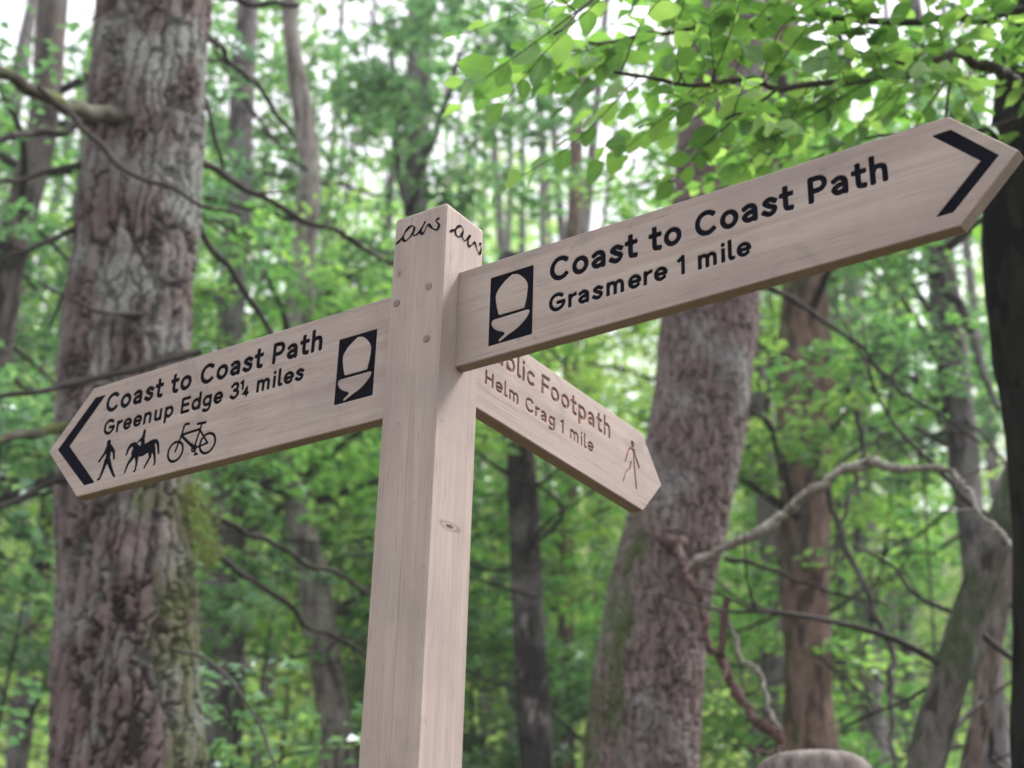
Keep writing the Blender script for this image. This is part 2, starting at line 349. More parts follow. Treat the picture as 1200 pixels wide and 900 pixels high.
# ------------------------------------------------------------------ stroke lettering
def arc(cx, cy, rx, ry, a0, a1, n=18):
    a = np.radians(np.linspace(a0, a1, n)); return np.stack([cx + rx * np.cos(a), cy + ry * np.sin(a)], 1)
def crv(*p, n=5):
    P = np.array([(x, y, 0) for x, y in p], float); return spline(P, n * (len(p) - 1) + 1)[:, :2]
def pl(*p): return np.array(p, float)
GL = {  # cap height 1, stroke centre lines, (advance, strokes)
 'C': (.86, [arc(.46, .5, .36, .415, 48, 312, 24)]),
 'G': (.92, [arc(.46, .5, .36, .415, 48, 345, 24), pl((.80, .39), (.80, .46), (.50, .46))]),
 'P': (.74, [pl((.13, .08), (.13, .92), (.38, .92)), arc(.38, .68, .24, .24, 90, -90, 12), pl((.38, .44), (.13, .44))]),
 'H': (.86, [pl((.13, .08), (.13, .92)), pl((.71, .08), (.71, .92)), pl((.13, .51), (.71, .51))]),
 'E': (.70, [pl((.60, .92), (.13, .92), (.13, .08), (.60, .08)), pl((.13, .51), (.54, .51))]),
 'F': (.66, [pl((.60, .92), (.13, .92), (.13, .08)), pl((.13, .50), (.53, .50))]),
 'o': (.72, [arc(.35, .36, .25, .28, 0, 360, 28)]),
 'a': (.68, [crv((.12, .56), (.28, .64), (.45, .58), (.51, .44)), pl((.51, .44), (.51, .08)), crv((.51, .38), (.28, .37), (.11, .24), (.21, .10), (.40, .11), (.51, .22))]),
 's': (.60, [crv((.48, .55), (.29, .64), (.12, .53), (.27, .39), (.46, .27), (.40, .11), (.24, .075), (.08, .17))]),
 't': (.50, [pl((.20, .88), (.20, .25)), crv((.20, .25), (.24, .11), (.40, .08)), pl((.06, .63), (.40, .63))]),
 'h': (.70, [pl((.12, .08), (.12, .98)), crv((.12, .42), (.20, .59), (.35, .64), (.49, .58), (.53, .42)), pl((.53, .42), (.53, .08))]),
 'r': (.47, [pl((.12, .08), (.12, .64)), crv((.12, .40), (.20, .57), (.40, .64))]),
 'e': (.69, [pl((.10, .36), (.59, .36)), arc(.345, .36, .25, .28, 0, 312, 22)]),
 'n': (.70, [pl((.12, .08), (.12, .64)), crv((.12, .42), (.20, .59), (.35, .64), (.49, .58), (.53, .42)), pl((.53, .42), (.53, .08))]),
 'u': (.70, [pl((.53, .64), (.53, .08)), crv((.12, .30), (.16, .14), (.30, .075), (.45, .13), (.53, .30)), pl((.12, .30), (.12, .64))]),
 'm': (1.02, [pl((.12, .08), (.12, .64)), crv((.12, .42), (.19, .59), (.32, .64), (.44, .57), (.48, .42)), pl((.48, .42), (.48, .08)), crv((.48, .42), (.55, .59), (.68, .64), (.80, .57), (.84, .42)), pl((.84, .42), (.84, .08))]),
 'p': (.71, [pl((.12, -.22), (.12, .64)), arc(.36, .36, .24, .28, 0, 360, 26)]),
 'b': (.71, [pl((.12, .08), (.12, .98)), arc(.36, .36, .24, .28, 0, 360, 26)]),
 'd': (.71, [pl((.59, .08), (.59, .98)), arc(.35, .36, .24, .28, 0, 360, 26)]),
 'g': (.71, [pl((.58, .64), (.58, .0)), crv((.58, .0), (.50, -.17), (.32, -.22), (.14, -.15)), arc(.35, .38, .23, .26, 0, 360, 26)]),
 'c': (.60, [arc(.35, .36, .25, .28, 50, 310, 20)]),
 'i': (.29, [pl((.13, .08), (.13, .64)), pl((.13, .90), (.13, .92))]),
 'l': (.36, [pl((.12, .98), (.12, .22)), crv((.12, .22), (.16, .10), (.27, .08))]),
 '1': (.46, [pl((.08, .76), (.27, .92), (.27, .08))]),
 '3': (.66, [crv((.10, .80), (.24, .92), (.42, .90), (.50, .74), (.42, .57), (.26, .53)), crv((.26, .53), (.46, .48), (.53, .30), (.44, .12), (.26, .07), (.07, .19))]),
 '4': (.66, [pl((.42, .08), (.42, .92), (.08, .30), (.58, .30))]),
 ' ': (.36, [])}
def text(s, x0, x1, base, cap, wk=.20):
    """strokes (polyline mm, radius mm) of a line of text that spans x0..x1"""
    out, x = [], 0.; k = 0; gid = []
    while k < len(s):
        ch = s[k]
        if ch == '\u00bc':                            # one quarter: raised 1, lowered 4
            out += [((p * .56 + np.array([x - .02, .46])), .8) for p in GL['1'][1]]
            out += [((p * .56 + np.array([x + .17, -.02])), .8) for p in GL['4'][1]]
            gid += [k + .2] * len(GL['1'][1]) + [k + .6] * len(GL['4'][1]); x += .56; k += 1; continue
        adv, st = GL[ch]
        out += [(np.stack([adv * .5 + (p[:, 0] - adv * .5) * .90 + x, p[:, 1] * (1.0 if ch.isupper() else 1.02)], 1), 1.) for p in st]; gid += [k] * len(st); x += adv; k += 1
    lo = min(p[:, 0].min() for p, _ in out) - wk / 2; hi = max(p[:, 0].max() for p, _ in out) + wk / 2
    sx = (x1 - x0) / (hi - lo)
    S = [(np.stack([x0 + (p[:, 0] - lo) * sx, base + p[:, 1] * cap], 1), np.full(len(p), wk * cap / 2 * f)) for p, f in out]
    return [[q for q, g in zip(S, gid) if g == h] for h in sorted(set(gid))]

# signed distance pieces (mm) evaluated on a grid
def d_stroke(Q, P, R):
    d = np.full(len(Q), 1e3)
    for i in range(len(P) - 1):
        a, b = P[i], P[i + 1]; ab = b - a; t = np.clip(((Q - a) @ ab) / (ab @ ab + 1e-9), 0, 1)
        d = np.minimum(d, np.linalg.norm(Q - a - t[:, None] * ab, axis=1) - (R[i] + (R[i + 1] - R[i]) * t))
    return d
def d_poly(Q, P):
    P = np.asarray(P, float); d = np.full(len(Q), 1e9); ins = np.zeros(len(Q), bool)
    for i in range(len(P)):
        a, b = P[i], P[(i + 1) % len(P)]; ab = b - a; t = np.clip(((Q - a) @ ab) / (ab @ ab + 1e-9), 0, 1)
        d = np.minimum(d, np.linalg.norm(Q - a - t[:, None] * ab, axis=1))
        c = (a[1] > Q[:, 1]) != (b[1] > Q[:, 1])
        with np.errstate(divide='ignore', invalid='ignore'):
            xi = a[0] + (Q[:, 1] - a[1]) * ab[0] / ab[1]
        ins ^= c & (Q[:, 0] < xi)
    return np.where(ins, -d, d)
def st(r, *p):
    p = np.array(p, float)
    if p.shape[1] == 3: return (p[:, :2], p[:, 2])
    return (p, np.full(len(p), float(r)))
def ring_(cx, cy, rx, ry, r): p = arc(cx, cy, rx, ry, 0, 360, 30); return (p, np.full(len(p), float(r)))

def acorn(x0, y0):
    """routed acorn emblem, 76.5 x 114 mm, top left at x0,y0 (mm): painted ground, proud acorn"""
    o = np.array([x0 - 109.0, y0 + 131.2])
    nut = crv((148, -135.6), (160, -139.5), (174.6, -157), (175.3, -176), (171.6, -196), n=8)
    nut = np.concatenate([nut, [(170.6, -198.2), (127, -198.2)], crv((125, -196), (121, -180), (119.8, -162), (132, -146), (148, -135.6), n=8)])
    cup = np.concatenate([[(119, -203), (176, -202.6)], crv((178.5, -203.2), (180.2, -206.5), (176, -215), (163, -226.5), (150, -233), n=6),
                          [(140, -235)], crv((136, -229), (120, -220.5), (113.4, -211), (113.6, -206), (117, -203.2), n=6)])
    stalk = (np.array([(150, -228.5), (129.2, -240.2)]) + o, np.array([3.4, 2.1]))
    return dict(rect=(x0, y0, 76.5, 114.), nut=nut + o, cup=cup + o, stalk=stalk)
WALK = [st(0, (-699.5, -220.5, 4.2), (-699.3, -222, 4.2)), st(0, (-698, -229.5, 4.8), (-696, -240, 5.2), (-696.5, -254, 4.6)),
        st(0, (-701, -229.5, 3), (-707, -242, 2.3), (-717.5, -252.5, 1.9)), st(0, (-694, -229.5, 3.2), (-683, -241, 2.5), (-679.5, -255, 1.9)),
        st(0, (-699, -254, 4.2), (-703, -269, 3), (-709, -285.5, 2)), st(0, (-709, -286, 2), (-714, -287.5, 1.6)),
        st(0, (-694.5, -254, 4.2), (-686, -269, 3), (-676, -285, 2)), st(0, (-676, -285, 2), (-672, -289, 1.7))]
HORSE = [st(0, (-649, -254, 2.0), (-645.5, -243, 2.8), (-640, -238.5, 3.2)), st(0, (-641, -238, 2.8), (-632, -238.5, 4.2), (-625, -249, 7)),
         st(0, (-627, -253, 9), (-608, -254.5, 9.5), (-590, -249, 9)), st(0, (-585, -243, 4), (-578, -243, 2.6), (-573, -250, 2.5), (-568, -268, 1.6)),
         st(0, (-630, -260, 4.6), (-641, -272, 2.5), (-647, -288, 1.5)), st(0, (-622, -262, 4.4), (-620, -275, 2.3), (-621, -289, 1.5), (-625, -290, 1.3)),
         st(0, (-591, -257, 5), (-588, -270, 2.6), (-599, -288, 1.6)), st(0, (-584, -255, 4.8), (-578, -268, 2.5), (-574, -285, 1.6), (-577, -287, 1.3)),
         st(0, (-611, -218, 2.7), (-611, -220, 2.9)), st(0, (-611.5, -224, 3), (-613, -234, 4.4), (-610, -246, 4.4)), st(0, (-613, -229, 2), (-624, -236, 1.4))]
BIKE = [ring_(-527.6, -273.3, 17.4, 17.6, 1.9), ring_(-453.5, -273.3, 17.4, 17.6, 1.9),
        st(1.8, (-528, -273), (-517, -243), (-514, -230)), st(1.8, (-514.5, -230), (-512, -226.5), (-503, -227.5)), st(1.9, (-517, -245), (-475, -243)),
        st(2.1, (-517, -247), (-484, -276)), st(1.8, (-484, -276), (-472, -234)), st(2.0, (-482, -232.5), (-464, -233.5)), st(1.5, (-475, -245), (-453.5, -273)),
        st(1.5, (-484, -276), (-453.5, -273)), ring_(-484, -276.5, 5.2, 5.2, 1.4), st(1.2, (-484, -276), (-477.5, -288)), st(1.5, (-481, -288), (-474, -288)), st(1.2, (-484, -276), (-490, -266))]
WALK3 = [st(0, (561, -171.5, 4.4), (561.2, -173.5, 4.4)), st(2.0, (556, -181), (566, -182.5), (571, -192), (584, -209)), st(1.8, (564, -184), (566, -206), (568, -222), (573.5, -252)),
         st(1.8, (555, -182), (546, -190), (540, -203), (535, -214)), st(1.6, (556, -208), (551, -222), (535, -238), (528, -254))]

def board(name, root, frame, u0, uc, ut, vb, vt, vm, th, feats, depth, mat, slope=0., uref=0., step=1.25):
    """one sign arm. All lengths in mm in the board's own plane (u along, v up); feats = list of
    (part name, label, callable giving signed distance on points). The marks are routed `depth` deep."""
    sgn = 1 if ut > uc else -1
    a, b = (u0, uc) if sgn > 0 else (uc, u0)
    us = np.linspace(a, b, int((b - a) / step) + 1)
    edge = np.array([0, .5, 1.1, 1.9])
    if sgn > 0: us = np.concatenate([a + edge, us[us > a + 2.2]])
    else: us = np.concatenate([us[us < b - 2.2], b - edge[::-1]])
    tipu = np.linspace(uc, ut, int(abs(ut - uc) / step) + 1)[1:]; tk = 1 - np.abs(tipu - uc) / abs(ut - uc); tk[-1] = .004
    ks = np.ones(len(us))
    if sgn > 0: us = np.concatenate([us, tipu]); ks = np.concatenate([ks, tk])
    else: us = np.concatenate([tipu[::-1], us]); ks = np.concatenate([tk[::-1], ks])
    Hh = vt - vb; rr = np.linspace(0, Hh, int(Hh / step) + 1); rr = np.concatenate([edge, rr[(rr > 2.2) & (rr < Hh - 2.2)], Hh - edge[::-1]]) / Hh
    nu, nv = len(us), len(rr)
    U = np.repeat(us[:, None], nv, 1); K = np.repeat(ks[:, None], nv, 1); Rr = np.repeat(rr[None, :], nu, 0)
    lo = vm + (vb - vm) * K; hi = vm + (vt - vm) * K; V = lo + Rr * (hi - lo)
    ed = np.minimum(Rr, 1 - Rr) * (hi - lo) * (np.where(K < 1, .78, 1)); ed = np.minimum(ed, np.abs(U - u0))
    Q = np.stack([U.ravel(), V.ravel()], 1)
    sdf = np.full(len(Q), 50.); own = np.full(len(Q), -1)
    for k, (nm, lb, fn, bb) in enumerate(feats):
        sel = np.where((Q[:, 0] > bb[0] - 8) & (Q[:, 0] < bb[1] + 8) & (Q[:, 1] > bb[2] - 8) & (Q[:, 1] < bb[3] + 8))[0]
        d = fn(Q[sel]); n = d < sdf[sel]; sdf[sel[n]] = d[n]; own[sel[n]] = k
    z = -1.4 * (1 - np.clip(ed.ravel() / 1.9, 0, 1)) ** 2
    z -= depth * sstep(.35, -.9, sdf)
    Pw = np.stack([Q[:, 0] / 1000, (Q[:, 1] + slope * (Q[:, 0] - uref)) / 1000, z / 1000], 1)
    i = np.arange(nu - 1)[:, None] * nv + np.arange(nv - 1)[None, :]
    F = np.stack([i, i + nv, i + nv + 1, i + 1], -1).reshape(-1, 4)
    inside = (sdf[F] < -1.0).all(1); fo = own[F[:, 0]]
    # sides and back
    loop = np.concatenate([np.arange(nu) * nv, (nu - 1) * nv + np.arange(1, nv), (np.arange(nu - 1)[::-1]) * nv + nv - 1, np.arange(1, nv - 1)[::-1]])
    L = Pw[loop]; Bk = L.copy(); Bk[:, 2] = -th / 1000; n0 = len(Pw); m = len(loop); jj = np.arange(m)
    side = np.stack([n0 + jj, n0 + m + jj, n0 + m + (jj + 1) % m, n0 + (jj + 1) % m], 1)
    allV = np.concatenate([Pw, L, Bk]); allS = np.concatenate([sdf, np.full(2 * m, 50.)]) / 1000
    bo = bpy.data.objects.new(name, mesh(name, allV, [F[~inside], side, n0 + 2 * 0 + m + jj[::-1]], mat, True, {'sdf': allS}))
    me = bo.data; sm = np.ones(len(me.polygons), bool); sm[(~inside).sum():] = False; me.polygons.foreach_set('use_smooth', sm)
    link(bo, root); bo.matrix_local = frame
    for k, (nm, lb, fn, bb) in enumerate(feats):
        f = F[inside & (fo == k)]
        if not len(f): continue
        used, inv = np.unique(f, return_inverse=True)
        po = bpy.data.objects.new(nm, mesh(nm, Pw[used], [inv.reshape(-1, 4)], mat, True, {'sdf': sdf[used] / 1000})); link(po, bo)
        if lb: po['label'] = lb
    return bo
def strokes_feat(nm, lb, S):
    allp = np.concatenate([p for p, _ in S]); bb = (allp[:, 0].min(), allp[:, 0].max(), allp[:, 1].min(), allp[:, 1].max())
    def fn(Q):
        d = np.full(len(Q), 50.)
        for p, r in S:
            rm = r.max() + 4
            s = np.where((Q[:, 0] > p[:, 0].min() - rm) & (Q[:, 0] < p[:, 0].max() + rm) & (Q[:, 1] > p[:, 1].min() - rm) & (Q[:, 1] < p[:, 1].max() + rm))[0]
            if len(s): d[s] = np.minimum(d[s], d_stroke(Q[s], p, r))
        return d
    return (nm, lb, fn, bb)
def letters(G):
    """each glyph is one routed letter; free stroke ends are cut square"""
    out = []
    for g in G:
        caps = []
        for i, (p, r) in enumerate(g):
            if np.linalg.norm(p[0] - p[-1]) < 1e-6 or len(p) < 2: continue
            for e, q in ((p[0], p[1]), (p[-1], p[-2])):
                dmin = min([50.] + [float(d_stroke(e[None, :], p2, r2 * 0)[0]) for j, (p2, r2) in enumerate(g) if j != i])
                if dmin > r[0] * 1.25: caps.append((e, (e - q) / np.linalg.norm(e - q), r[0]))
        nm, lb, fn, bb = strokes_feat('letter', None, g)
        def f2(Q, fn=fn, caps=caps):
            d = fn(Q)
            for e, t, r in caps:
                v = Q - e; al = v @ t; pe = np.abs(v @ np.array([-t[1], t[0]]))
                d = np.minimum(d, np.maximum(np.maximum(al - r * .82, -al - r), pe - r))
            return d
        out.append((nm, lb, f2, bb))
    return out
def poly_feat(nm, lb, P):
    P = np.array(P, float); return (nm, lb, lambda Q: d_poly(Q, P), (P[:, 0].min(), P[:, 0].max(), P[:, 1].min(), P[:, 1].max()))
def acorn_feat(nm, lb, x0, y0):
    A = acorn(x0, y0); x, y, w_, h_ = A['rect']; R = [(x, y), (x + w_, y), (x + w_, y - h_), (x, y - h_)]
    def fn(Q):
        r = d_poly(Q, R); i = np.minimum(np.minimum(d_poly(Q, A['nut']), d_poly(Q, A['cup'])), d_stroke(Q, *A['stalk']))
        return np.maximum(r, -i)
    return (nm, lb, fn, (x, x + w_, y - h_, y))

# ------------------------------------------------------------------ the fingerpost
post_root = empty('fingerpost', (0, 0, 0), 'new pale oak fingerpost with three pointed wooden arms carved with path names', 'signpost')
zt = TOP; hw = .05
ch = .0028
prof = np.array([(-hw + ch, -hw), (hw - ch, -hw), (hw, -hw + ch), (hw, hw - ch), (hw - ch, hw), (-hw + ch, hw), (-hw, hw - ch), (-hw, -hw + ch)])
zs = np.concatenate([np.linspace(-TOP - .05, -1.7, 6), np.linspace(-1.65, -.004, 90), [0]])
prof2 = []
for a_, b_ in zip(prof, np.roll(prof, -1, 0)):
    nseg = 14 if np.linalg.norm(b_ - a_) > .02 else 1
    for q in range(nseg): prof2.append(a_ + (b_ - a_) * q / nseg)
prof2 = np.array(prof2); npf = len(prof2)
Vp = np.array([(x * (1 - (.03 if z_ == 0 else 0)), y * (1 - (.03 if z_ == 0 else 0)), z_) for z_ in zs for x, y in prof2])
nrm = Vp * np.array([1, 1, 0]); nrm /= np.linalg.norm(nrm, axis=1)[:, None]
Vp += nrm * ((vnoise(Vp * np.array([30, 30, 4.])) - .5) * .0011)[:, None]
i_ = np.arange(len(zs) - 1)[:, None] * npf + np.arange(npf)[None, :]; j_ = np.arange(len(zs) - 1)[:, None] * npf + ((np.arange(npf) + 1) % npf)[None, :]
Fp = np.stack([i_, j_, j_ + npf, i_ + npf], -1).reshape(-1, 4)
post = obj('post', mesh('post', Vp, [Fp, np.arange(npf)[::-1], (len(zs) - 1) * npf + np.arange(npf)], M_POST, False), post_root, (0, 0, TOP))

FR_X = Matrix(((1, 0, 0, 0), (0, 0, -1, -.0095), (0, 1, 0, TOP), (0, 0, 0, 1)))      # plane facing -y, u = x
FR_Y = Matrix(((0, 0, 1, .0234), (1, 0, 0, 0), (0, 1, 0, TOP), (0, 0, 0, 1)))        # plane facing +x, u = y
right = board('sign_arm', post_root, FR_X, 49, 812, 892.1, -264.2, -103.2, -183.6, 21, [
    acorn_feat('acorn_emblem', 'white acorn on a black panel', 109, -131.2),
    *letters(text('Coast to Coast Path', 213.8, 728.5, -169.6, 39)),
    *letters(text('Grasmere 1 mile', 213, 534.5, -219.2, 29)),
    poly_feat('direction_chevron', 'black chevron pointing right', [(813.5, -124.5), (868, -182), (805, -243), (783, -243), (845.5, -182.4), (789, -125)])],
    2.0, M_ARM)
right['label'] = 'upper right arm reading Coast to Coast Path, Grasmere 1 mile'
S_ = -.0095
left = board('sign_arm', post_root, FR_X, -49, -762, -860.1, -310.5, -101.2, -205.5, 21, [
    acorn_feat('acorn_emblem', 'white acorn on a black panel', -182.5, -151.8 ),
    *letters(text('Coast to Coast Path', -722.5, -218, -160, 37)),
    *letters(text('Greenup Edge 3\u00bc miles', -719.6, -251.6, -204.5, 29.5)),
    strokes_feat('walker_symbol', 'black walking figure', [(p, q_ * 1.18 + .25) for p, q_ in WALK]), strokes_feat('horse_rider_symbol', 'black horse with rider', [(p, q_ * 1.08 + .25) for p, q_ in HORSE]),
    strokes_feat('bicycle_symbol', 'black bicycle', [(p, q_ * 1.2) for p, q_ in BIKE]),
    poly_feat('direction_chevron', 'black chevron pointing left', [(-726.5, -122.7), (-753.5, -122.3), (-834.5, -207), (-747.8, -291.7), (-720.8, -291.6), (-804, -206.6)])],
    2.0, M_ARM, slope=S_, uref=-762)
left['label'] = 'left arm reading Coast to Coast Path, Greenup Edge 3\u00bc miles'
third = board('sign_arm', post_root, FR_Y, 49, 597, 667, -287, -136.5, -214, 24, [
    *letters(text('Public Footpath', 96, 484, -190, 35, .17)),
    *letters(text('Helm Crag 1 mile', 104, 428.5, -238, 24.5, .165)),
    strokes_feat('walker_symbol', 'routed outline of a walking figure', [(p, q_ * 1.3) for p, q_ in WALK3])],
    2.6, M_ARM3)
third['label'] = 'lower unpainted arm reading Public Footpath, Helm Crag 1 mile'
# dowel plugs on the left face
for (dx, dz, r) in ((.0238, -.1394, .006), (-.0363, -.151, .0062), (.0257, -.228, .006)):
    a = np.arange(16) * 2 * np.pi / 16
    front = np.stack([dx + r * np.cos(a), np.full(16, -hw - .0007), dz + r * np.sin(a)], 1); back = front.copy(); back[:, 1] = -hw + .004
    inner = front.copy(); inner[:, 0] = dx + (front[:, 0] - dx) * .85; inner[:, 2] = dz + (front[:, 2] - dz) * .85; inner[:, 1] -= .0004
    k = np.arange(16); k2 = (k + 1) % 16
    d = obj('dowel_plug', mesh('dowel_plug', np.concatenate([back, front, inner]), [np.stack([k, k2, 16 + k2, 16 + k], 1), np.stack([16 + k, 16 + k2, 32 + k2, 32 + k], 1), 32 + k], M_PLUG, False), None, (0, 0, 0))
    d.parent = post
AW_L = [[(-45.2, -44.9), (-34.8, -38.2), (-26.6, -26.6), (-17.0, -20.8), (-9.5, -26.3), (-11.7, -33.0), (-19.2, -41.4), (-27.1, -44.8), (-31.7, -38.3), (-27.4, -27.2), (-17.9, -21.0)], [(-9.6, -24.5), (-11.9, -35.4), (-9.4, -40.9), (0.2, -36.8), (10.7, -20.8)], [(10.7, -20.8), (3.0, -38.5), (6.8, -42.7), (16.6, -29.3), (21.3, -33.6), (26.1, -39.6), (34.3, -43.8), (37.9, -37.3), (31.5, -26.5), (38.4, -24.2)]]
AW_R = [[(-39.1, -46.1), (-27.7, -37.3), (-18.8, -27.1), (-10.6, -22.3), (-5.4, -27.1), (-8.5, -35.3), (-15.2, -43.7), (-22.9, -43.6), (-25.3, -37.4), (-18.8, -27.1)], [(-6.5, -29.3), (-7.0, -39.5), (-0.6, -43.2), (14.2, -25.4)], [(14.2, -25.4), (7.9, -41.9), (11.9, -46.8), (21.2, -37.7), (25.8, -32.8), (31.3, -40.1), (39.2, -46.9), (43.0, -34.2), (38.1, -29.1), (43.5, -26.4)]]
for S, face in ((AW_L, 0), (AW_R, 1)):
    mb = MB(); lift = .0
    for q, pts in enumerate(S):
        c = crv(*pts, n=6) / 1000; n = len(c); T = np.gradient(c, axis=0); T /= np.linalg.norm(T, axis=1)[:, None] + 1e-9; N = np.stack([-T[:, 1], T[:, 0]], 1)
        hwid = .0016 + .0007 * np.sin(np.arange(n) * .45 + q) ; hwid[0] = hwid[-1] = .0007
        A_, B_ = c + N * hwid[:, None], c - N * hwid[:, None]; lift += .00006; h_ = hw + .0006 + lift
        f3 = (lambda p: np.stack([p[:, 0], np.full(n, -h_), p[:, 1]], 1)) if face == 0 else (lambda p: np.stack([np.full(n, h_), p[:, 0], p[:, 1]], 1))
        k = np.arange(n - 1); mb.add(np.concatenate([f3(A_), f3(B_)]), np.stack([k, n + k, n + k + 1, k + 1], 1))
    o = obj('handwriting', mb.mesh('handwriting', M_INK, False), None, (0, 0, 0)); o.parent = post
    o['label'] = 'black handwritten letters aw'

# ------------------------------------------------------------------ trees
def trunk_mesh(name, pts, mat, kind='smooth', n=40, step=.03, vis=(1.8, 6.5), flare=.25, moss_dir=None, moss_amt=0., moss_top=9., seed=0):
    """pts: rows x,y,z,r from the ground upwards. Real relief: fissured plates / scales by displacement."""
    P = np.array(pts, float); P = P[np.argsort(P[:, 2])]
    C = spline(P, 400); zz = C[:, 2]
    zl = [zz[0]]
    while zl[-1] < zz[-1]: zl.append(zl[-1] + (step if vis[0] < zl[-1] < vis[1] else max(step * 5, .12)))
    zl = np.array(zl[:-1] + [zz[-1]]); order = np.argsort(zz)
    C2 = np.stack([np.interp(zl, zz[order], C[order, k]) for k in range(4)], 1)
    h = zl - zl[0]; R = C2[:, 3] * (1 + flare * np.exp(-h / .5))
    V, Q, caps, N = tube(C2[:, :3], R, n)
    S = V * 1.0; amp = 0
    plate = np.ones(len(V))
    if kind in ('plate', 'scale'):
        k_ = 1. if kind == 'plate' else .55
        wv = np.stack([fbm(S * 6 / k_ + 3, 3, 1), fbm(S * 6 / k_ + 9, 3, 2), fbm(S * 5 / k_, 3, 3)], 1) - .5
        wh = np.stack([fbm(S * 34 / k_ + 3, 3, 11), fbm(S * 34 / k_ + 9, 3, 12), fbm(S * 22 / k_, 3, 13)], 1) - .5
        W_ = wv * np.array([.055, .055, .22]) * k_ + wh * np.array([.026, .026, .11]) * k_
        f1, f2, cid = voronoi((S + W_) / (np.array([.052, .052, .46 if kind == 'plate' else .24]) * k_), 4); e = f2 - f1
        th_ = fbm((S + W_ * .5) * np.array([17, 17, 4.0]) / k_, 4, 21) * 8; fr = th_ - np.floor(th_); ter = (np.floor(th_) + sstep(0, .22, fr)) / 8
        plate = sstep(.0, .13, e) * sstep(.02, .08, np.abs(fbm((S + W_) * np.array([9, 9, 2.2]) / k_, 2, 33) - .5) * 2 + .02)
        amp = 1.0 if kind == 'plate' else .5
        V = V + N * (amp * (plate * .030 + (cid - .5) * .010 + (ter - .5) * .030 + (fbm(S * np.array([90, 90, 45]), 3, 5) - .5) * .010) + (fbm(S * np.array([3, 3, 1.2]), 3, 7) - .5) * .05)[:, None]
    else:
        V = V + N * (((fbm(S * np.array([12, 12, 4]), 3, seed) - .5) * .35 + (fbm(S * np.array([3, 3, 1.]), 2, seed + 3) - .5) * .5) * np.repeat(R, n))[:, None]
        plate = sstep(.35, .55, fbm(S * np.array([30, 30, 8]), 2, seed + 5))
    moss = np.zeros(len(V))
    if moss_dir is not None:
        md = np.array(moss_dir, float); md /= np.linalg.norm(md)
        moss = sstep(-.05, .8, N @ md) * moss_amt * sstep(moss_top + .8, moss_top - .6, V[:, 2])
    return mesh(name, V, [Q] + caps, mat, True, {'plate': plate, 'moss': moss}), C2

TREES = {}
def tree(name, label, pix, dist, mat, kind='smooth', n=28, step=.05, height=13., group='trees of the wood', **kw):
    """pix: (px, py, width px[, dist]) down the trunk; distances are real"""
    rows = []
    for q in pix:
        d = q[3] if len(q) > 3 else dist; p = at(q[0], q[1], d); rows.append((*p, wid(q[0], q[1], d, q[2]) / 2))
    rows = sorted(rows, key=lambda r: r[2]); lo, lo2 = np.array(rows[0]), np.array(rows[1])
    gz = float(ground_z(lo[0], lo[1])) - .25
    dv = (lo - lo2); dv = dv / max(lo2[2] - lo[2], .05); s = lo[2] - gz; dv[:2] = np.clip(dv[:2], -.35, .35)
    base = lo + dv * s; base[3] = lo[3] * 1.12; base[2] = gz
    mid = lo + dv * s * .5; mid[3] = lo[3] * 1.04; mid[2] = (gz + lo[2]) / 2
    hi, hi2 = np.array(rows[-1]), np.array(rows[-2]); uv = (hi - hi2) / max(hi[2] - hi2[2], .05); uv[:2] = np.clip(uv[:2], -.3, .3)
    hr = hi[3]; tops = []
    for fr in (.35, .7, 1.):
        z = hi[2] + (height - hi[2]) * fr; t = hi + uv * (z - hi[2]) * (1 - .3 * fr); t[2] = z; t[3] = hr * (1 - .8 * fr); tops.append(t)
    root = empty(name, (base[0], base[1], gz + .25), label, 'tree', group)
    me, C2 = trunk_mesh('trunk', [base, mid] + rows + tops, mat, kind, n, step, seed=len(TREES), **kw)
    obj('trunk', me, root)
    TREES[label] = (root, C2); return root, C2
def branch(parent, pix, mat, d0, d1=None, n=8, name='branch', jit=.0, sub=0, label=None, submat=None):
    """pix: (px, py, width px) along the branch, distance running d0..d1"""
    d1 = d0 if d1 is None else d1; rows = []; m = len(pix)
    for k, q in enumerate(pix):
        d = d0 + (d1 - d0) * k / (m - 1); rows.append((*at(q[0], q[1], d), wid(q[0], q[1], d, q[2]) / 2))
    C = spline(rows, max(6, m * 9)); L = np.linalg.norm(C[-1, :3] - C[0, :3])
    wob = np.stack([vnoise(C[:, :3] * 9, 31), vnoise(C[:, :3] * 9, 32), vnoise(C[:, :3] * 9, 33)], 1) - .5
    C[:, :3] += wob * np.minimum(.06, L * .06) * np.sin(np.linspace(0, np.pi, len(C)))[:, None] ** .5
    if label and 'dead' in label or label and 'bleached' in label:
        kk = len(C); C[1:-1, :3] += RNG.normal(0, .0045, (kk - 2, 3)); C[:, 3] *= .93 * (1 + .28 * (vnoise(C[:, :3] * 22, 6) - .5) * 2)
    V, Q, caps, N = tube(C[:, :3], C[:, 3], n)
    V = V + N * ((vnoise(V * 40, 5) - .5) * .5 * np.repeat(C[:, 3], n))[:, None]
    mb = MB(); mb.add(V, Q, *caps)
    for s in range(sub):
        k = RNG.integers(len(C) // 5, len(C) - 3); p = C[k, :3]; T = C[k + 2, :3] - C[k, :3]; T /= np.linalg.norm(T)
        v = T * .8 + RNG.normal(0, .55, 3) + np.array([0, 0, .05]); v /= np.linalg.norm(v); ln = L * RNG.uniform(.12, .3)
        e = p + v * ln; mdl = (p + e) / 2 + RNG.normal(0, ln * .09, 3)
        c = spline(np.stack([p, mdl, e]), 7); mb.tube(c, np.linspace(C[k, 3] * .55, C[k, 3] * .12, 7), 4)
    o = obj(name, mb.mesh(name, mat), parent)
    if label: o['label'] = label
    return o, C

